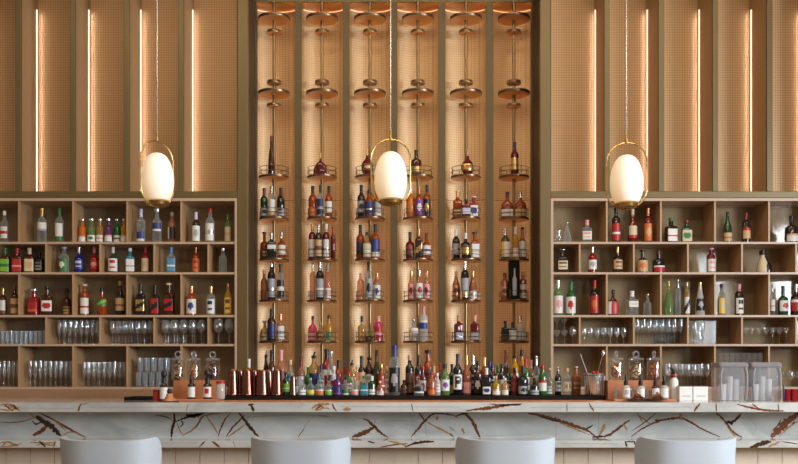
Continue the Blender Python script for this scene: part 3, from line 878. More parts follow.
# ------------------------------------------------------------------ bottles along the bar
# x top width style glass cap label accent pattern pos
BACKROW = """266 351 7 slope dark black:pour -
271.6 350 7.5 round damber black:long orange amber two mid
281 350 10 round rose pink:long dred red two full
249 359 7.5 round orange white:long -
290.4 360 7 round clear cream:cap teal white two hi
301 358 8 round rose dred:long lavender white band mid
308 367 7 round green green:long -
314 352 11 round gold black:pour blue navy two mid
326.6 349 10.5 round red black:long white red emblem full
331 351 8 round clear silver:stop white blue lines mid
338.6 360 8 round amber black:long -
345.6 368 8 squat clear red:long white red lines mid
352 360 8 round gold black:pour cream tan band mid
361.6 356 8 round dark black:long tan gold two hi
369 354 8.5 round damber black:pour white grey lines mid
376.6 350 8 slope olive black:cap -
409.6 355 8.5 tall dark cork:cap brown black two full
418.6 355 8.5 round dark black:long red white lines mid
428 350 10.5 round amber black:stop brown black band hi
440 363 7 round dred red:long -
452 364 7.5 round dgreen black:long yellow tan two lo
473 355 8.5 round dark silver:long grey black lines mid
484.6 357 7.5 round amber gold:long dred brown two mid
489.6 361 7.5 round navy navy:long grey black two mid
498 365 7.5 round green green:cap yellow white band mid
505.6 350 10 globe dred dred:long -
514.4 352 8.5 round yellow black:pour white silver two mid
522 350 9 round yellow black:cap gold white two mid
525.8 359 8 round green red:long white green two mid
531 360 7 round rose pink:long cream pink band mid
536.4 356 6.5 round clear silver:long white grey band mid""".replace('navy navy:long', 'blue navy:long')
MIDROW = """286 372 7 round dgreen black:cap lime white two mid
296 377 7 squat clear silver:cap white grey two mid
321 365 7 round clear navy:long white blue lines mid
334 366 7 round frost white:cap red white two mid
349 372 7.5 round lgreen red:cap white red lines mid
357 366 6.5 round rose cork:cap cream tan two mid
381.4 364 7 round amber gold:cap red white two mid
386.4 366 7 round clear cork:cap white grey lines full
394.6 345 11 tall clear blue:long black grey emblem full
404 380 7 round damber black:cap brown black two mid
423 366 7 round dred red:cap white red emblem mid
434 366 7 round amber cork:long red cream two lo
445 364 9 round lgreen black:cap white purple emblem mid
457.6 354 9 round black black:long white black P mid
466.6 355 9.5 squat copper gold:long pink copper two lo
478 361 8.5 round damber black:cap black white emblem full
492.4 364 7 round dark navy:cap grey black lines mid
502 364 7.5 round black black:cap grey silver two mid
508 365 7 round dgreen black:cap grey black lines mid
514.6 368 8 round dred black:cap brown red lines mid
523 366 10.5 squat black black:long grey black emblem lo
542.6 365 8.5 round green red:cap white red head mid
549.6 368 8.5 squat clear cork:stop white grey lines lo
558 367 6.5 round black silver:pour grey black lines mid
567 368 9 round clear cork:cap white gold emblem mid
576 366 8.5 square copper silver:ball brown copper lines mid"""
FRONTROW = """302 377 8.5 squat clear white:cap white blue two lo
310.6 378 8 squat clear silver:cap yellow lime foot lo
319.6 377 8.5 squat clear sky:cap orange white head lo
329 378 8 squat clear black:cap lime white head lo
337.4 370 8.5 squat purple red:cap navy purple foot lo
345.6 377 8 squat clear black:cap green white foot lo
354.6 377 8 squat clear cork:cap pink white head lo
364 376 7.5 square clear green:cap teal white two full
372 376 8 round dgreen white:long white black two lo
419 378 10 flask clear black:ball black white foot mid
431.6 372 8 round copper red:cap orange red head lo
437.4 373 6 round frost white:cap white grey lines mid
486.6 368 8 square black white:long white blue emblem lo
496 376 8.5 squat yellow pink:cap white gold head lo
505 378 7 round gold white:cap white yellow lines lo
534.4 378 9 squat black black:cap grey black two lo
380 381 7.5 squat copper white:cap white red lines lo"""


PLACED = []


def bar_bottles(txt, Y, rowname, name):
    for q in rows(txt):
        x, top, w = map(float, q[:3]); lab, acc, pt, pos = q[6:]; acc = acc if acc in PT else '-'
        r0 = w / 2 * Y / F + .001
        for dy in (0, .012, -.012, .024, -.024, .036, -.036, .05, -.05, .065, -.065, .08, -.08, .1, -.1):
            YY = Y + dy
            if 6.20 < YY < 6.525 and all((WX(x, YY) - a) ** 2 + (YY - b) ** 2 > (r0 + c) ** 2 for a, b, c in PLACED): break
        PLACED.append((WX(x, YY), YY, r0))
        i = min(range(6), key=lambda k: abs(TX[k] * F / PY + CX - x))
        where = 'below %s tower' % ORD[i] if 255 < x < 530 else ('behind the shakers' if x < 255 else 'beside the ice bucket')
        bottle((WX(x, YY), YY, ZM + .0005), WZ_(top, YY) - ZM, w * YY / F, q[3], q[4], q[5], lab, acc, pt, 'mid' if pos == '-' else pos, name, "%s row on bar %s" % (rowname, where), 'bottle', 'bottles along the bar')


bar_bottles(BACKROW, 6.47, 'back', 'liquor_bottle')
bar_bottles(MIDROW, 6.385, 'middle', 'liquor_bottle')
bar_bottles(FRONTROW, 6.30, 'front', 'bitters_bottle')

# unique labels: look + place, then order from the left for those still alike
by = {}
for q in USED:
    room = 16 - len(q[2].split()) - (2 if 'bar' in q[2] else 1)
    for cut in ('tapering ', 'sloping ', 'teardrop ', 'squat ', 'square ', 'dome shaped ', 'flask shaped ', 'round ', ' label and'):
        if len(q[1].split()) > room: q[1] = q[1].replace(cut, ' label,' if 'and' in cut else '')
for t, look, place in USED: by.setdefault(look + ', ' + place, []).append(t)
for k, ts in by.items():
    ts.sort(key=lambda o: o.location.x)
    for i, t in enumerate(ts):
        pre = '' if len(ts) == 1 else (['left', 'right'] if len(ts) == 2 else ['left', 'middle', 'right', 'far right'])[i] + ' '
        t['label'] = pre + k

# ------------------------------------------------------------------ glassware
GP = {  # profiles (r, z) of thin walled glasses, unit height
    'highball': [(.0, .0), (.30, .0), (.31, .03), (.34, 1), (.32, 1), (.29, .06), (.0, .05)],
    'tumbler': [(.0, .0), (.36, .0), (.38, .04), (.42, 1), (.39, 1), (.35, .10), (.0, .09)],
    'flute': [(.0, .0), (.17, .0), (.17, .012), (.03, .035), (.018, .30), (.07, .38), (.13, .55), (.14, .78), (.11, 1), (.10, 1), (.125, .78), (.115, .55), (.0, .36)],
    'wine': [(.0, .0), (.20, .0), (.20, .012), (.03, .035), (.020, .42), (.12, .48), (.21, .62), (.22, .74), (.17, 1), (.16, 1), (.205, .74), (.19, .62), (.0, .46)],
    'coupe': [(.0, .0), (.24, .0), (.24, .015), (.03, .05), (.025, .52), (.12, .58), (.32, .78), (.36, 1), (.34, 1), (.29, .80), (.0, .58)],
    'goblet': [(.0, .0), (.26, .0), (.26, .02), (.04, .06), (.035, .40), (.20, .46), (.34, .64), (.34, .80), (.28, 1), (.26, 1), (.32, .8), (.31, .64), (.0, .46)],
}
GN = {'highball': 'highball_glass', 'tumbler': 'tumbler', 'flute': 'champagne_flute', 'wine': 'wine_glass', 'coupe': 'coupe_glass', 'goblet': 'goblet'}
GC = {}


def glassware(kind, h, mat=None, wk=1.0):
    key = (kind, round(h, 4), mat, wk)
    if key not in GC:
        b = MB(); b.lathe([(r * h * wk, z * h) for r, z in GP[kind]], 16); GC[key] = b.mesh(GN[kind], mat or GLASS, sharp=30)
    o = bpy.data.objects.new(GN[kind], GC[key]); COL.objects.link(o); return o


def bay(side, row, k, a=0, b=1):
    """world X range of a bay; k counts outwards from the towers"""
    off = 0 if row % 2 == 0 else -.5
    lo, hi = max(X0, X0 + (k + off) * PITCH), X0 + (k + 1 + off) * PITCH
    lo, hi = lo + .009, hi - .009
    if side == 'left': lo, hi = -hi, -lo
    return lo + (hi - lo) * a, lo + (hi - lo) * b


def glass_row(kind, n, top, side, row, k, label, group, deep=1, wk=1.0, mat=None, a=0, b=1, y0=.055, stack=0):
    lo, hi = bay(side, row, k, a, b); zb = SZ[row]; Y = D1 + y0
    h = WZ_(top, Y) - zb; rmax = max(r for r, z in GP[kind]) * h
    sp = (hi - lo) / n
    wk = min(wk, sp / 2 * .95 / rmax); r = rmax * wk; dy = max(.09, 2 * r + .008)
    while y0 + (deep - 1) * dy + r > DEP - .012 and deep > 1: deep -= 1
    for d in range(deep):
        for q in range(n):
            x = lo + sp * (q + .5)
            o = glassware(kind, h, mat, wk)
            o.location = (x, Y + d * dy, zb + .0004 + stack); o.rotation_euler = (0, 0, random.uniform(0, 6))
            tag(o, label, 'glass', group)
    return h


glass_row('highball', 11, 331, 'left', 3, 4, "short clear highball glass in left cabinet's fourth row, first bay", 'highballs in first bay of fourth row left', 1, .9, GLASSB)
glass_row('flute', 8, 320, 'left', 3, 3, "stemmed flute glass in left cabinet's fourth row, second bay", 'flutes in second bay of fourth row left', 2, 1.2, None, .14, 1)
glass_row('wine', 7, 321, 'left', 3, 2, "stemmed wine glass in left cabinet's fourth row, third bay", 'wine glasses in third bay of fourth row left', 2, 1, None, .12, .98)
glass_row('wine', 5, 320, 'left', 3, 1, "wide stemmed wine glass in left cabinet's fourth row, fourth bay", 'wine glasses in fourth bay of fourth row left', 2, 1.05, None, .08, .95)
glass_row('wine', 2, 319, 'left', 3, 0, "large stemmed wine glass in left cabinet's fourth row, fifth bay", 'wine glasses in fifth bay of fourth row left', 1, 1.2, None, .1, .98)
glass_row('flute', 5, 361, 'left', 4, 4, "tall flute glass in left cabinet's bottom row, first bay", 'flutes in first bay of bottom row left', 2, 1, None, .55, 1)
glass_row('flute', 9, 361, 'left', 4, 3, "tall flute glass in left cabinet's bottom row, second bay", 'flutes in second bay of bottom row left', 2, 1.1, None, .1, 1)
glass_row('flute', 9, 362, 'left', 4, 2, "tall flute glass in left cabinet's bottom row, third bay", 'flutes in third bay of bottom row left', 2, 1.1, None, .1, 1)
h = glass_row('tumbler', 5, 372.4, 'left', 4, 1, "bluish tumbler in lower layer, left cabinet's bottom row, fourth bay", 'lower layer of tumblers', 1, .7, GLASSB, .1, .75)
glass_row('tumbler', 5, 372.6, 'left', 4, 1, "bluish tumbler stacked in upper layer, left cabinet's bottom row, fourth bay", 'upper layer of tumblers', 1, .7, GLASSB, .14, .79, stack=h + .001)
h = glass_row('coupe', 2, 330.5, 'right', 3, 0, "coupe glass at the bottom of a stack, right cabinet's fourth row, first bay", 'lower coupes in first bay', 1, .9, None, .02, .62)
glass_row('coupe', 2, 331.5, 'right', 3, 0, "coupe glass standing on another coupe, right cabinet's fourth row, first bay", 'upper coupes in first bay', 1, .9, None, .02, .62, stack=h + .001)
glass_row('wine', 1, 327, 'right', 3, 0, "single small wine glass in right cabinet's fourth row, first bay", None, 1, 1.1, None, .66, .98)
glass_row('goblet', 7, 327.5, 'right', 3, 1, "low clear goblet in right cabinet's fourth row, second bay", 'goblets in second bay of fourth row right', 1, .8, None, .02, .92)
glass_row('wine', 8, 319.5, 'right', 3, 2, "tall wine glass in right cabinet's fourth row, third bay", 'wine glasses in third bay of fourth row right', 2, 1, None, .02, .98)
glass_row('goblet', 3, 321, 'right', 3, 3, "large clear goblet in right cabinet's fourth row, fourth bay", 'goblets in fourth bay of fourth row right', 1, .6, None, .02, .45, y0=.17)
glass_row('coupe', 7, 327.5, 'right', 3, 4, "clear coupe glass in right cabinet's fourth row, fifth bay", 'coupes in fifth bay of fourth row right', 1, .9, None, .03, .95)
glass_row('highball', 8, 353, 'right', 4, 3, "tall clear highball glass in right cabinet's bottom row, fourth bay", 'highballs in bottom row right', 1, .5, None, .08, .95)
glass_row('wine', 7, 364, 'right', 4, 2, "clear wine glass in right cabinet's bottom row, third bay", 'wine glasses in bottom row right', 2, 1.1, None, .1, .98)
glass_row('goblet', 3, 371, 'right', 4, 4, "clear goblet in right cabinet's bottom row, fifth bay", 'goblets in bottom row right', 1, .9, None, .12, .75)
GY = D1 + .06; G4, G5 = SZ[3], SZ[4]
# small jug with a handle in the fourth row
t = thing('water_jug', "small clear jug with curved handle, right cabinet's fourth row, fourth bay", 'jug', (WX(698, GY), GY - .01, G4 + .0004))
h = WZ_(331, GY) - G4
b = MB(); b.lathe([(.002, 0), (.035, 0), (.042, .01), (.044, h * .5), (.032, h * .85), (.036, h), (.033, h), (.029, h * .85), (.040, h * .5), (.002, .01)], 18); b.build('body', GLASSB, t)
b = MB(); b.tube([(.034, 0, h * .88), (.058, 0, h * .8), (.062, 0, h * .5), (.043, 0, h * .25)], .004, 6); b.build('handle', GLASSB, t)
o = glassware('tumbler', WZ_(231, CY) - SZ[0], None, .8); o.location = (WX(557.5, CY), CY - .02, SZ[0] + .0004)
tag(o, "small clear shot glass in first bay of right cabinet's top row", 'glass')

# ------------------------------------------------------------------ bar equipment
def canister(x, Y, zb, h, w, label, cols, rz):
    """glass storage jar with ring topped lid; the dried fruit inside is a thing of its own"""
    t = thing('storage_jar', label + ', glass lid with ring', 'jar', (WX(x, Y), Y, zb + .0005), rz)
    r = w / 2; hb = h * .68
    b = MB(); b.lathe([(.001, 0), (r * .94, 0), (r, .004), (r, hb * .86), (r * .86, hb * .97), (r * .90, hb), (r * .84, hb), (r * .80, hb * .96), (r * .95, hb * .85), (r * .95, .006), (.001, .005)], 24); b.build('body', JARG, t)
    l = MB(); l.lathe([(r * .80, hb - .002), (r * 1.0, hb + .001), (r * 1.02, hb + h * .04), (r * .8, hb + h * .075), (.006, hb + h * .09)], 24, 0, (0, 0), (True, True))
    lid = l.build('lid', GLASSB, t)
    k = MB(); rr = h * .095; zc = hb + h * .09 + rr + .001
    k.tube([(rr * math.cos(a), 0, zc + rr * math.sin(a)) for a in [2 * PI * q / 20 for q in range(20)]], rr * .30, 8, 0, True); k.build('ring', GLASSB, lid)
    f = MB(); rnd = random.Random(int(x))
    for q in range(95):                                        # slices of dried fruit
        a = rnd.uniform(0, 2 * PI); rad = r * .60 * math.sqrt(rnd.random()); z = .018 + (hb * .80 - .028) * q / 95
        c = Vector((rad * math.cos(a), rad * math.sin(a), z)); u = Vector((rnd.uniform(-1, 1), rnd.uniform(-1, 1), rnd.uniform(-1, 1))).normalized(); v = u.orthogonal().normalized(); w_ = u.cross(v)
        s = r * rnd.uniform(.20, .28); n = 8
        pa = [c + (v * math.cos(2 * PI * i / n) + w_ * math.sin(2 * PI * i / n)) * s - u * .002 for i in range(n)]; pb = [p + u * .004 for p in pa]
        f.add(pa + pb, [list(range(n))[::-1], list(range(n, 2 * n))] + [(i, (i + 1) % n, n + (i + 1) % n, n + i) for i in range(n)], rnd.choice([0, 0, 1, 2]))
    c = f.build('dried_fruit', [PT[cols[0]], PT[cols[1]], PT[cols[2]]], None, smooth=False)
    c.location = (WX(x, Y), Y, zb + .002); tag(c, 'dried pieces inside the ' + label, 'dried fruit'); c['kind'] = 'stuff'


def crate(x0, x1, label):
    """stepped copper-brown stand: high back box, low front board"""
    Y = 6.18; xa, xb = WX(x0, Y), WX(x1, Y); zt = WZ_(380.5, Y + .02)
    t = thing('wooden_stand', label, 'stand', ((xa + xb) / 2, Y, BT + .0005)); w = (xb - xa) / 2; h = zt - BT
    b = MB(); b.box((-w, .02, .0), (w, .15, h)); b.build('raised_box', TERRA, t, smooth=False, bevel=.003)
    b = MB(); b.box((-w - .01, -.20, .0), (w + .01, .0195, .012)); b.build('front_board', TERRA, t, smooth=False, bevel=.002)
    return zt, Y + .085


zt, JY = crate(172.5, 222, 'copper-brown stepped stand under three jars, left of the copper shakers')
canister(178, JY, zt, WZ_(350.5, JY) - zt, 13.5 * JY / F, 'jar of dark dried slices, first on the left stand', ('brown', 'tan', 'cork'), 0)
canister(194, JY, zt, WZ_(351, JY) - zt, 13.5 * JY / F, 'jar of orange dried slices, middle of the left stand', ('orange', 'copper', 'tan'), 1.0)
canister(212.6, JY, zt, WZ_(351, JY) - zt, 14.5 * JY / F, 'jar of mixed dark fruit, beside the copper shakers', ('brown', 'black', 'copper'), .1)
zt, JY = crate(608.5, 666, 'copper-brown stepped stand under three jars, right of the ice bucket')
canister(616.4, JY, zt, WZ_(350.5, JY) - zt, 14.5 * JY / F, 'jar of pale orange chips, beside the ice bucket', ('copper', 'pink', 'tan'), .9)
canister(636, JY, zt, WZ_(350.5, JY) - zt, 15.5 * JY / F, 'jar of brown and cream slices, middle of the right stand', ('brown', 'cream', 'tan'), .05)
canister(654, JY, zt, WZ_(350.5, JY) - zt, 14.5 * JY / F, 'jar of bright orange slices, nearest the white squeeze bottle', ('orange', 'orange', 'copper'), .9)
ZB = BT + .0135                                               # top of the stands' front boards


def dropper(x, Y, label, w, gl, lab, acc, top, cap_top, capcol='black', pt='two', zb=None, bulb=.30):
    zb = ZB if zb is None else zb
    r = w / 2 * Y / F; h = WZ_(cap_top, Y) - zb; hb = WZ_(top, Y) - zb
    t = thing('dropper_bottle', label, 'dropper bottle', (WX(x, Y), Y, zb))
    b = MB(); b.lathe([(r * .95, 0), (r, .003), (r, hb * .82), (r * .8, hb * .92), (r * .45, hb)], 18, 0, (0, 0), (True, True)); b.build('body', GL[gl], t)
    b = MB(); b.lathe([(r * .55, hb * .97), (r * .57, hb + (h - hb) * .35), (r * .32, hb + (h - hb) * .42), (r * bulb, hb + (h - hb) * .6), (r * bulb, h - (h - hb) * .2), (r * bulb * .4, h)], 12, 0, (0, 0), (True, True)); b.build('dropper_cap', PT[capcol], t)
    l = MB()
    for i in range(7):
        z = hb * (.10 + .66 * i / 6)
        for j in range(11):
            a = -PI / 2 + (j / 10 - .5) * 2.5; l.v.append(((r + .0008) * math.cos(a), (r + .0008) * math.sin(a), z))
    for i in range(6):
        for j in range(10):
            q = i * 11 + j; l.f.append([q, q + 1, q + 12, q + 11]); l.m.append(1 if pat(pt, i, j, 6, 10) else 0)
    l.build('label', [PT[lab], PT[acc]], t)


FY = 6.07
dropper(164, FY, 'dark dropper bottle with white label standing left of the left stand', 8, 'dark', 'white', 'grey', 383, 370, zb=BT + .0005, bulb=.75)
dropper(191.5, FY, 'dark dropper bottle with plain white label in front of the orange slices', 8, 'dark', 'white', 'grey', 383, 373)
dropper(207.4, FY, 'dark dropper bottle with red mark on white label, left stand', 8.5, 'dark', 'white', 'red', 383, 369, pt='emblem', bulb=.75)
dropper(626, FY, 'frosted dropper bottle with grey mark below the orange chips jar', 8, 'frost', 'white', 'grey', 385, 374, pt='emblem')
dropper(640.6, FY, 'dropper bottle with grey lines on white label, second on right stand', 8, 'frost', 'white', 'grey', 385.5, 374)
dropper(655.4, FY, 'brown dropper bottle with white label, third on right stand', 7.5, 'damber', 'white', 'tan', 385, 374, pt='foot')
dropper(664.2, FY, 'clear dropper bottle with white label, last on right stand', 8, 'frost', 'white', 'pink', 385, 375)
for x, lb in ((616, 'small clear jar with glass lid, at front of right stand'), (633.4, 'small clear jar between the frosted dropper bottles'), (647.8, 'small clear jar before the orange slices')):
    t = thing('small_jar', lb, 'jar', (WX(x, FY + .04), FY + .04, ZB)); r = .020
    b = MB(); b.lathe([(.001, 0), (r, 0), (r, .045), (r * .8, .05), (r * .8, .055), (r * .7, .055), (r * .7, .048), (r * .9, .044), (r * .9, .004), (.001, .003)], 16); b.build('body', GLASSB, t)
    b = MB(); b.lathe([(r * .85, .0555), (r * .9, .06), (r * .5, .068), (.006, .07), (.007, .078), (.001, .081)], 16, 0, (0, 0), (True, True)); b.build('lid', GLASSB, t)
for x, y, lb, kn, zb_ in ((169.4, 5.88, 'copper cone with black knob on a plate, before the left stand', 'black', None), (637.5, 5.97, 'low copper cone below the brown slices jar', 'copper', 1), (657.5, 5.97, 'low copper cone before the orange slices jar', 'copper', 1)):
    zb = BT + .0005 if zb_ is None else ZB + .0003
    t = thing('copper_cloche', lb, 'cloche', (WX(x, y), y, zb)); r = 8.5 * y / F
    b = MB(); b.lathe([(r * 1.15, 0), (r * 1.2, .003), (r * 1.1, .005)], 24, 0, (0, 0), (True, True)); b.build('plate', COPPER, t)
    hh = .05 if kn == 'black' else .03
    b = MB(); b.lathe([(r * .8, .0052), (r * .7, .012), (r * .45, hh * .6), (r * .34, hh)], 20, 0, (0, 0), (True, True)); b.build('cone', TERRA if kn == 'black' else COPPER, t)
    b = MB(); q = .016 if kn == 'black' else .010; b.lathe([(max(.001, q * math.sin(a)), hh + q * .8 - q * math.cos(a)) for a in [PI * i / 8 for i in range(1, 9)]], 14, 0, (0, 0), (True, True)); b.build('knob', PT[kn], t)
t = thing('lidded_jar', 'clear jar with red lid between left stand and copper shakers', 'jar', (WX(220.6, FY), FY, ZB)); r = 4.3 * FY / F; h = WZ_(381, FY) - ZB
b = MB(); b.lathe([(r * .95, 0), (r, .004), (r, h * .82), (r * .9, h * .86)], 18, 0, (0, 0), (True, True)); b.build('body', GL['frost'], t)
b = MB(); b.lathe([(r * 1.02, h * .85), (r * 1.04, h * .98), (r * .9, h)], 18, 0, (0, 0), (True, True)); b.build('lid', PT['red'], t)
t = thing('red_tin', 'small round red tin left of the dark dropper bottle', 'tin', (WX(157, 6.1), 6.1, BT + .0005))
b = MB(); b.lathe([(.024, 0), (.025, .002), (.025, .055)], 18, 0, (0, 0), (True, True)); b.build('body', PT['red'], t)
b = MB(); b.lathe([(.026, .0552), (.026, .066), (.022, .069)], 18, 0, (0, 0), (True, True)); b.build('lid', PT['dred'], t)
m = MB(); m.box((WX(128, 6.3), 6.2, BT + .0004), (WX(152, 6.3), 6.45, BT + .02)); tag(m.build('serving_tray', RUBBER, smooth=False, bevel=.004), 'small dark tray left of the red tin', 'tray')
# copper shakers, mouth down
def shaker(x0, x1, top, Y, label):
    zb = ZM + .0005; h = WZ_(top, Y) - zb; r = (x1 - x0) / 2 * Y / F
    t = thing('cocktail_shaker', label, 'cocktail shaker', (WX((x0 + x1) / 2, Y), Y, zb), 0, 'copper shaker tins')
    b = MB(); b.lathe([(r, 0), (r * 1.02, .004), (r, .008), (r * .74, h * .93), (r * .70, h * .975), (r * .62, h)], 28, 0, (0, 0), (True, True)); b.build('cup', COPPER, t)
    b = MB(); b.lathe([(r * 1.015, .002), (r * 1.05, .005), (r * 1.015, .009)], 28); b.build('rim', COPPER, t)
for i, (a, c) in enumerate(((227, 238.6), (241.2, 253.3), (255.3, 268.9), (271.3, 282.6))):
    shaker(a, c, 369.6, 6.26, 'upturned copper shaker tin, %s of the front row on the bar' % ORD[i])
for i, (a, c) in enumerate(((234.5, 245), (248.5, 259.5), (263, 274))):
    shaker(a, c, 370, 6.36, 'upturned copper shaker tin, %s of the back row on the bar' % ORD[i])
shaker(289.4, 296.6, 376, 6.26, 'slim copper tin standing right of the four wide shakers')
# ice bucket with spoon, straw and strawberries
Y = 6.27; zb = ZM + .0005; h = WZ_(373.5, Y) - zb; r = 10.5 * Y / F; X = WX(594.4, Y)
t = thing('ice_bucket', 'silver ice bucket with vertical ribs and spoon standing in it', 'ice bucket', (X, Y, zb))
b = MB(); b.lathe([(.001, 0), (r * .84, 0), (r * .87, .004), (r * .97, h * .9), (r * 1.05, h * .93), (r * 1.06, h), (r * .99, h), (r * .93, h * .9), (r * .83, .01), (.001, .008)], 32); b.build('pail', STEEL, t)
b = MB()
for k in range(20):
    a = 2 * PI * k / 20; ca, sa = math.cos(a), math.sin(a)
    b.tube([(r * .87 * ca, r * .87 * sa, .006), (r * .97 * ca, r * .97 * sa, h * .88)], .0022, 5)
b.build('fluting', STEEL, t)
s_ = thing('bar_spoon', 'long silver spoon leaning right in the ice bucket', 'spoon', (X, Y, zb))
b = MB(); x1, z1 = WX(603.6, Y) - X, WZ_(350, Y) - zb
b.tube([(-.02, 0, .012), (x1 * .85, 0, z1 * .84)], .0024, 6); b.build('stem', STEEL, s_)
b = MB(); dx, dz = x1 * .15, z1 * .16
b.tube([(x1 * .85 + dx * k / 6, 0, z1 * .84 + dz * k / 6) for k in range(7)], [.002, .007, .010, .0115, .011, .008, .002], 8); b.build('bowl', STEEL, s_)
b = MB(); b.tube([(.0, .0, .012), (WX(581, Y) - WX(594.4, Y), .02, WZ_(354, Y) - zb)], .003, 6)
o = b.build('drinking_straw', PT['grey']); o.location = (X, Y, zb); tag(o, 'grey metal straw leaning left out of the ice bucket', 'straw')
for k, (dx, lb) in enumerate(((-.012, 'red strawberry on ice at left in the bucket'), (.014, 'red strawberry on ice at right in the bucket'))):
    b = MB(); b.lathe([(.002, -.014), (.010, -.006), (.014, .002), (.011, .010), (.002, .013)], 12, 0, (0, 0), (True, True)); o = b.build('strawberry', PT['red']); o.location = (X + dx, Y - .02, zb + h + .004); tag(o, lb, 'strawberry')
b = MB(); rr = random.Random(3)
for k in range(40):
    a = rr.uniform(0, 6.28); q = r * .58 * math.sqrt(rr.random()); c = (q * math.cos(a), q * math.sin(a), h * .55 + (h * .27) * k / 40)
    b.box((c[0] - .011, c[1] - .011, c[2]), (c[0] + .011, c[1] + .011, c[2] + .02))
o = b.build('ice', GLASSB, smooth=False); o.location = (X, Y, zb); tag(o, 'ice cubes filling the silver bucket', 'ice'); o['kind'] = 'stuff'
# white squeeze bottle with red and black spout
Y = 6.12; t = thing('squeeze_bottle', 'white bottle with black and red flip spout, right of the stand', 'bottle', (WX(674, Y), Y, BT + .0005)); r = 4.2 * Y / F; h = WZ_(377, Y) - BT
b = MB(); b.lathe([(r * .95, 0), (r, .004), (r, h * .84), (r * .6, h * .95), (r * .5, h)], 18, 0, (0, 0), (True, True)); b.build('body', PT['white'], t)
b = MB(); b.lathe([(r * .65, h * .98), (r * .8, h * 1.0), (r * .7, h + .03), (r * .3, h + .04)], 14, 0, (0, 0), (True, True)); b.tube([(.005, 0, h + .03), (-.012, 0, h + .05), (-.035, 0, h + .065)], [.011, .009, .003], 8); b.build('spout', PT['black'], t)
b = MB(); b.lathe([(r * .82, h + .004), (r * .86, h + .010), (r * .80, h + .018)], 14); b.build('collar', PT['red'], t)
# white caddies
for x0, x1, lb in ((679.5, 692.5, 'white napkin caddy beside the white squeeze bottle'), (693.3, 708, 'white napkin caddy beside the clear bins')):
    Y = 6.05; t = thing('napkin_caddy', lb, 'caddy', (WX((x0 + x1) / 2, Y), Y, BT + .0005)); w = (x1 - x0) / 2 * Y / F; h = WZ_(386.6, Y) - BT
    b = MB(); b.box((-w, -.0, 0), (w, .14, .006)); b.box((-w, 0, .0061), (w, .005, h)); b.box((-w, .135, .0061), (w, .14, h)); b.box((-w, .0051, .0061), (-w + .005, .1349, h)); b.box((w - .005, .0051, .0061), (w, .1349, h)); b.build('tray', PT['white'], t, smooth=False, bevel=.0012)
    b = MB(); b.box((-w * .55, -.0012, h * .30), (w * .7, -.0002, h * .36)); b.build('label_strip', PT['grey'], t, smooth=False)
    b = MB(); b.box((-w * .85, .02, .0065), (w * .85, .12, h + .006)); o = b.build('napkins', PT['black'], None, smooth=False); o.location = t.location; tag(o, 'dark folded napkins in the ' + lb.replace('white napkin ', ''), 'napkins')
# two clear bins with hinged lids
for x0, x1, lb in ((719.5, 750.5, 'clear plastic bin with grey curved lid next to the white caddies'), (752, 784, 'clear plastic bin with grey curved lid next to the red votives')):
    Y = 6.02; t = thing('storage_bin', lb, 'storage bin', (WX((x0 + x1) / 2, Y), Y, BT + .0005)); w = (x1 - x0) / 2 * Y / F; h = WZ_(362.3, Y) - BT
    b = MB(); p = [(w * .88, 0), (w * .91, .006), (w * .97, h * .55), (w, h * .86)]
    b.loft([(z, r, .085, 9) for r, z in p], 40, 0, (0, .105), (True, False)); b.build('tub', ACRYL, t)
    b = MB(); b.loft([(h * .86, w * 1.0, .088, 9), (h * .90, w * 1.02, .092, 9), (h * .975, w * 1.0, .086, 8), (h, w * .94, .078, 7)], 40, 0, (0, .105), (True, True)); b.build('lid', glass('lid_plastic', (.30, .28, .30), .62, .15) if x0 < 740 else bpy.data.materials['lid_plastic'], t)
    for sx in (-1, 1):
        b = MB(); b.tube([(sx * w * .80, .012, .006), (sx * w * .86, .012, h * .45), (sx * w * .84, .011, h * .72), (sx * w * .74, .010, h * .855)], .0045, 6); b.build('edge_seam', PT['grey'], t)

    for q, (dx, ch) in enumerate(((-.4, .42), (.02, .62), (.44, .55))):
        c = MB(); c.lathe([(.018, 0), (.022, h * ch), (.019, h * ch), (.016, .004)], 16, 0, (0, 0), (True, False)); o = c.build('paper_cup', PT['white']); o.location = (t.location.x + dx * w, Y + .105, BT + .003)
        tag(o, 'white paper cup %s in the bin next to the %s' % (('at left', 'in the middle', 'at right')[q], 'white caddies' if x0 < 740 else 'red votives'), 'cup')
for i, (x, c) in enumerate(((787, 'red'), (793.6, 'red'), (800.2, 'green'))):
    Y = 6.0; t = thing('votive_holder', ['red glass votive nearest the clear bins', 'red glass votive at the right edge', 'green glass votive at the far right edge'][i], 'votive', (WX(x, Y), Y, BT + .0005))
    b = MB(); b.lathe([(.001, 0), (.017, 0), (.020, .003), (.0195, .075), (.017, .075), (.016, .006), (.001, .005)], 18); b.build('cup', GL[c if c == 'red' else 'lime'], t)
    b = MB(); b.lathe([(.015, .0065), (.015, .045)], 14, 0, (0, 0), (True, True)); b.tube([(0, 0, .045), (0, 0, .055)], .001, 4); b.build('candle', PT['white' if c == 'red' else 'yellow'], t)
b = MB(); b.lathe([(.004, 0), (.0055, .004), (.0055, .085), (.004, .09), (.003, .10)], 10, 0, (0, 0), (True, True)); o = b.build('marker_pen', PT['navy']); o.location = (WX(783.6, 5.98), 5.98, BT + .0005); tag(o, 'dark blue pen upright beside the red votives', 'pen')

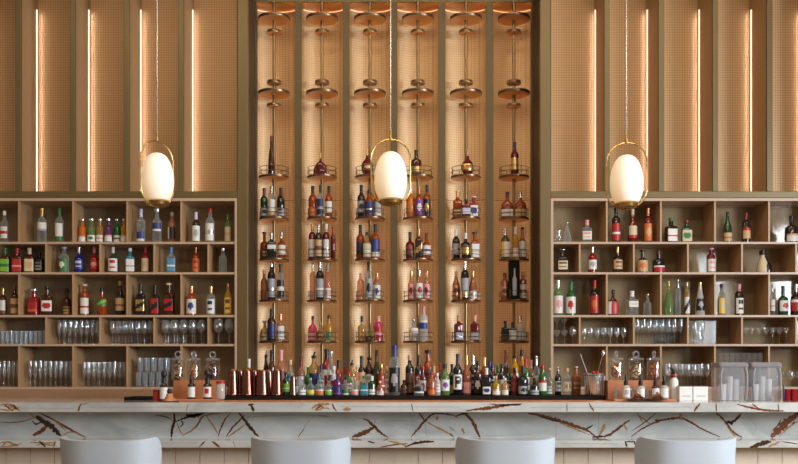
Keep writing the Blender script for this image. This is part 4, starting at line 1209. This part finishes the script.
# ------------------------------------------------------------------ pendant lamps
GLOBE = emit('lit_opal', (1, .72, .40), .47)
_n = GLOBE.node_tree.nodes; _tc = _n.new('ShaderNodeTexCoord'); _sp = _n.new('ShaderNodeSeparateXYZ'); _rp = _n.new('ShaderNodeValToRGB')
GLOBE.node_tree.links.new(_tc.outputs['Generated'], _sp.inputs[0]); GLOBE.node_tree.links.new(_sp.outputs[2], _rp.inputs[0])
_rp.color_ramp.elements[0].color = (1, .55, .17, 1); _rp.color_ramp.elements[1].color = (1, .72, .43, 1)      # bulb glows at the foot of the opal glass
GLOBE.node_tree.links.new(_rp.outputs[0], _n['Principled BSDF'].inputs['Emission Color'])


def pendant(x, gy, rz, hw, label):
    Y = 6.0; X = WX(x, Y); k = Y / F; zc = WZ_(gy, Y)
    t = thing('pendant_lamp', label, 'pendant lamp', (X, Y, zc), rz, 'pendant lamps over the bar')
    b = MB(); pr = []
    for i in range(1, 24):                                   # opal glass, fuller below
        a = PI * i / 24; z = -math.cos(a); rr = abs(math.sin(a)) ** .78 * (16.4 * k) * (1 - .06 * z)
        pr.append((rr, z * 26.5 * k))
    pr = [p for p in pr if p[1] > -22.5 * k]
    b.lathe(pr, 32, 0, (0, 0), (True, True)); b.build('globe', GLOBE, t)
    b = MB(); r0 = pr[0][0]; b.lathe([(r0 * .35, -27.0 * k), (r0 * .92, -25.6 * k), (r0 * 1.04, -22.6 * k), (r0 * .98, -22.0 * k)], 28, 0, (0, 0), (True, True)); b.build('base_cap', BRASS, t)
    b = MB(); pts = []; W, T, Bm = hw * k, 38.5 * k, -27.8 * k; R = hw * k
    for i in range(49):                                     # long oval hoop
        a = 2 * PI * i / 48
        c, s = math.cos(a), math.sin(a)
        z = s * (R * 1.0); z = z + (T - R) if s > 0 else z + (Bm + R)
        pts.append((c * W, 0, z))
    b.tube(pts[:-1], .0052, 8, 0, True); hoop = b.build('hoop', BRASS, t); 
    b = MB(); b.lathe([(.003, Bm), (.003, -26.5 * k)], 8, 0, (0, 0), (True, True)); b.build('pin', BRASS, t)
    b = MB(); b.lathe([(.011, T - .004), (.011, T + .012), (.008, T + .014), (.006, T + 9 * k), (.003, T + 10 * k)], 12, 0, (0, 0), (True, True)); b.build('stem', BRASS, t)
    b = MB(); b.lathe([(.0042, T + 9 * k), (.0042, CEIL - zc - .03)], 8, 0, (0, 0), (True, True)); b.build('cord', PT['silver'], t)
    b = MB(); b.lathe([(.06, CEIL - zc - .035), (.065, CEIL - zc - .03), (.065, CEIL - zc - .001)], 24, 0, (0, 0), (True, True)); b.build('ceiling_rose', BRASS, t)


pendant(157.3, 179.5, .90, 19.8, 'lit opal pendant lamp in brass hoop before the left cabinet')
pendant(390.7, 178.2, .05, 19.8, 'lit opal pendant lamp in brass hoop before the middle towers')
pendant(626.6, 181.5, -.30, 19.8, 'lit opal pendant lamp in brass hoop before the right cabinet')

# ------------------------------------------------------------------ bar stools
def stool():
    t = thing('bar_stool', '', 'bar stool', (0, 0, 0), 0, 'bar stools along the bar')
    top = .946
    # curved shell back, seen from behind
    b = MB(); NU, NV = 28, 10; hw = .276; dep = .21
    def pt(u, v, o):
        a = (u - .5) * PI * 1.02
        q = 4.2
        sx = math.copysign(abs(math.sin(a)) ** .62, math.sin(a)); cy = abs(math.cos(a)) ** .9
        flare = .94 + .06 * v
        fall = .11 * max(0, (abs(a) - 1.12) / .48) ** 2 * v
        z = .60 - fall + (top - .60 - .030 * (1 - (2 * u - 1) ** 2)) * v
        return ((hw * flare - o) * sx, -(dep * (.92 + .08 * v) - o) * cy, z)
    grid = [[pt(u / NU, v / NV, 0) for u in range(NU + 1)] for v in range(NV + 1)] + [[pt(u / NU, 1 + .012, .018) for u in range(NU + 1)]] + [[pt(u / NU, 1 - v / NV, .036) for u in range(NU + 1)] for v in range(NV + 1)]
    b.v = [p for r in grid for p in r]; n = NU + 1
    for i in range(len(grid) - 1):
        for j in range(NU): b.f.append([i * n + j, i * n + j + 1, (i + 1) * n + j + 1, (i + 1) * n + j]); b.m.append(0)
    nr = len(grid)
    for j in (0, NU):                                       # close the two ends
        b.f.append([i * n + j for i in range(nr)]); b.m.append(0)
    b.f.append([j for j in range(n)] + [(nr - 1) * n + j for j in range(n)][::-1]); b.m.append(0)
    b.build('backrest', LEATHER, t, sharp=60)
    b = MB(); b.loft([(.62, .19, .19, 3), (.64, .215, .205, 3.2), (.71, .218, .208, 3.2), (.735, .20, .19, 3)], 32, 0, (0, .02)); b.build('seat', LEATHER, t)
    for sx in (-1, 1):
        for sy in (-1, 1):
            l = MB(); l.tube([(sx * .15, .02 + sy * .14, .622), (sx * .20, .02 + sy * .19, 0.0)], [.016, .011], 10); l.build('leg', BRASS, t)
    b = MB(); b.tube([(.176, .185, .27), (-.176, .185, .27), (-.176, -.145, .27), (.176, -.145, .27)], .008, 8, 0, True); b.build('footrest', BRASS, t)
    return t


st = stool()
for i, x in enumerate((110.5, 300.5, 505.5, 685.5)):
    t = st if i == 0 else copy_tree(st)
    Y = 5.32; t.location = (WX(x, Y - .04), Y, 0)
    t['label'] = ['leftmost pale rounded bar stool at the stone bar', 'second pale rounded bar stool from the left', 'third pale rounded bar stool from the left', 'rightmost pale rounded bar stool at the stone bar'][i]
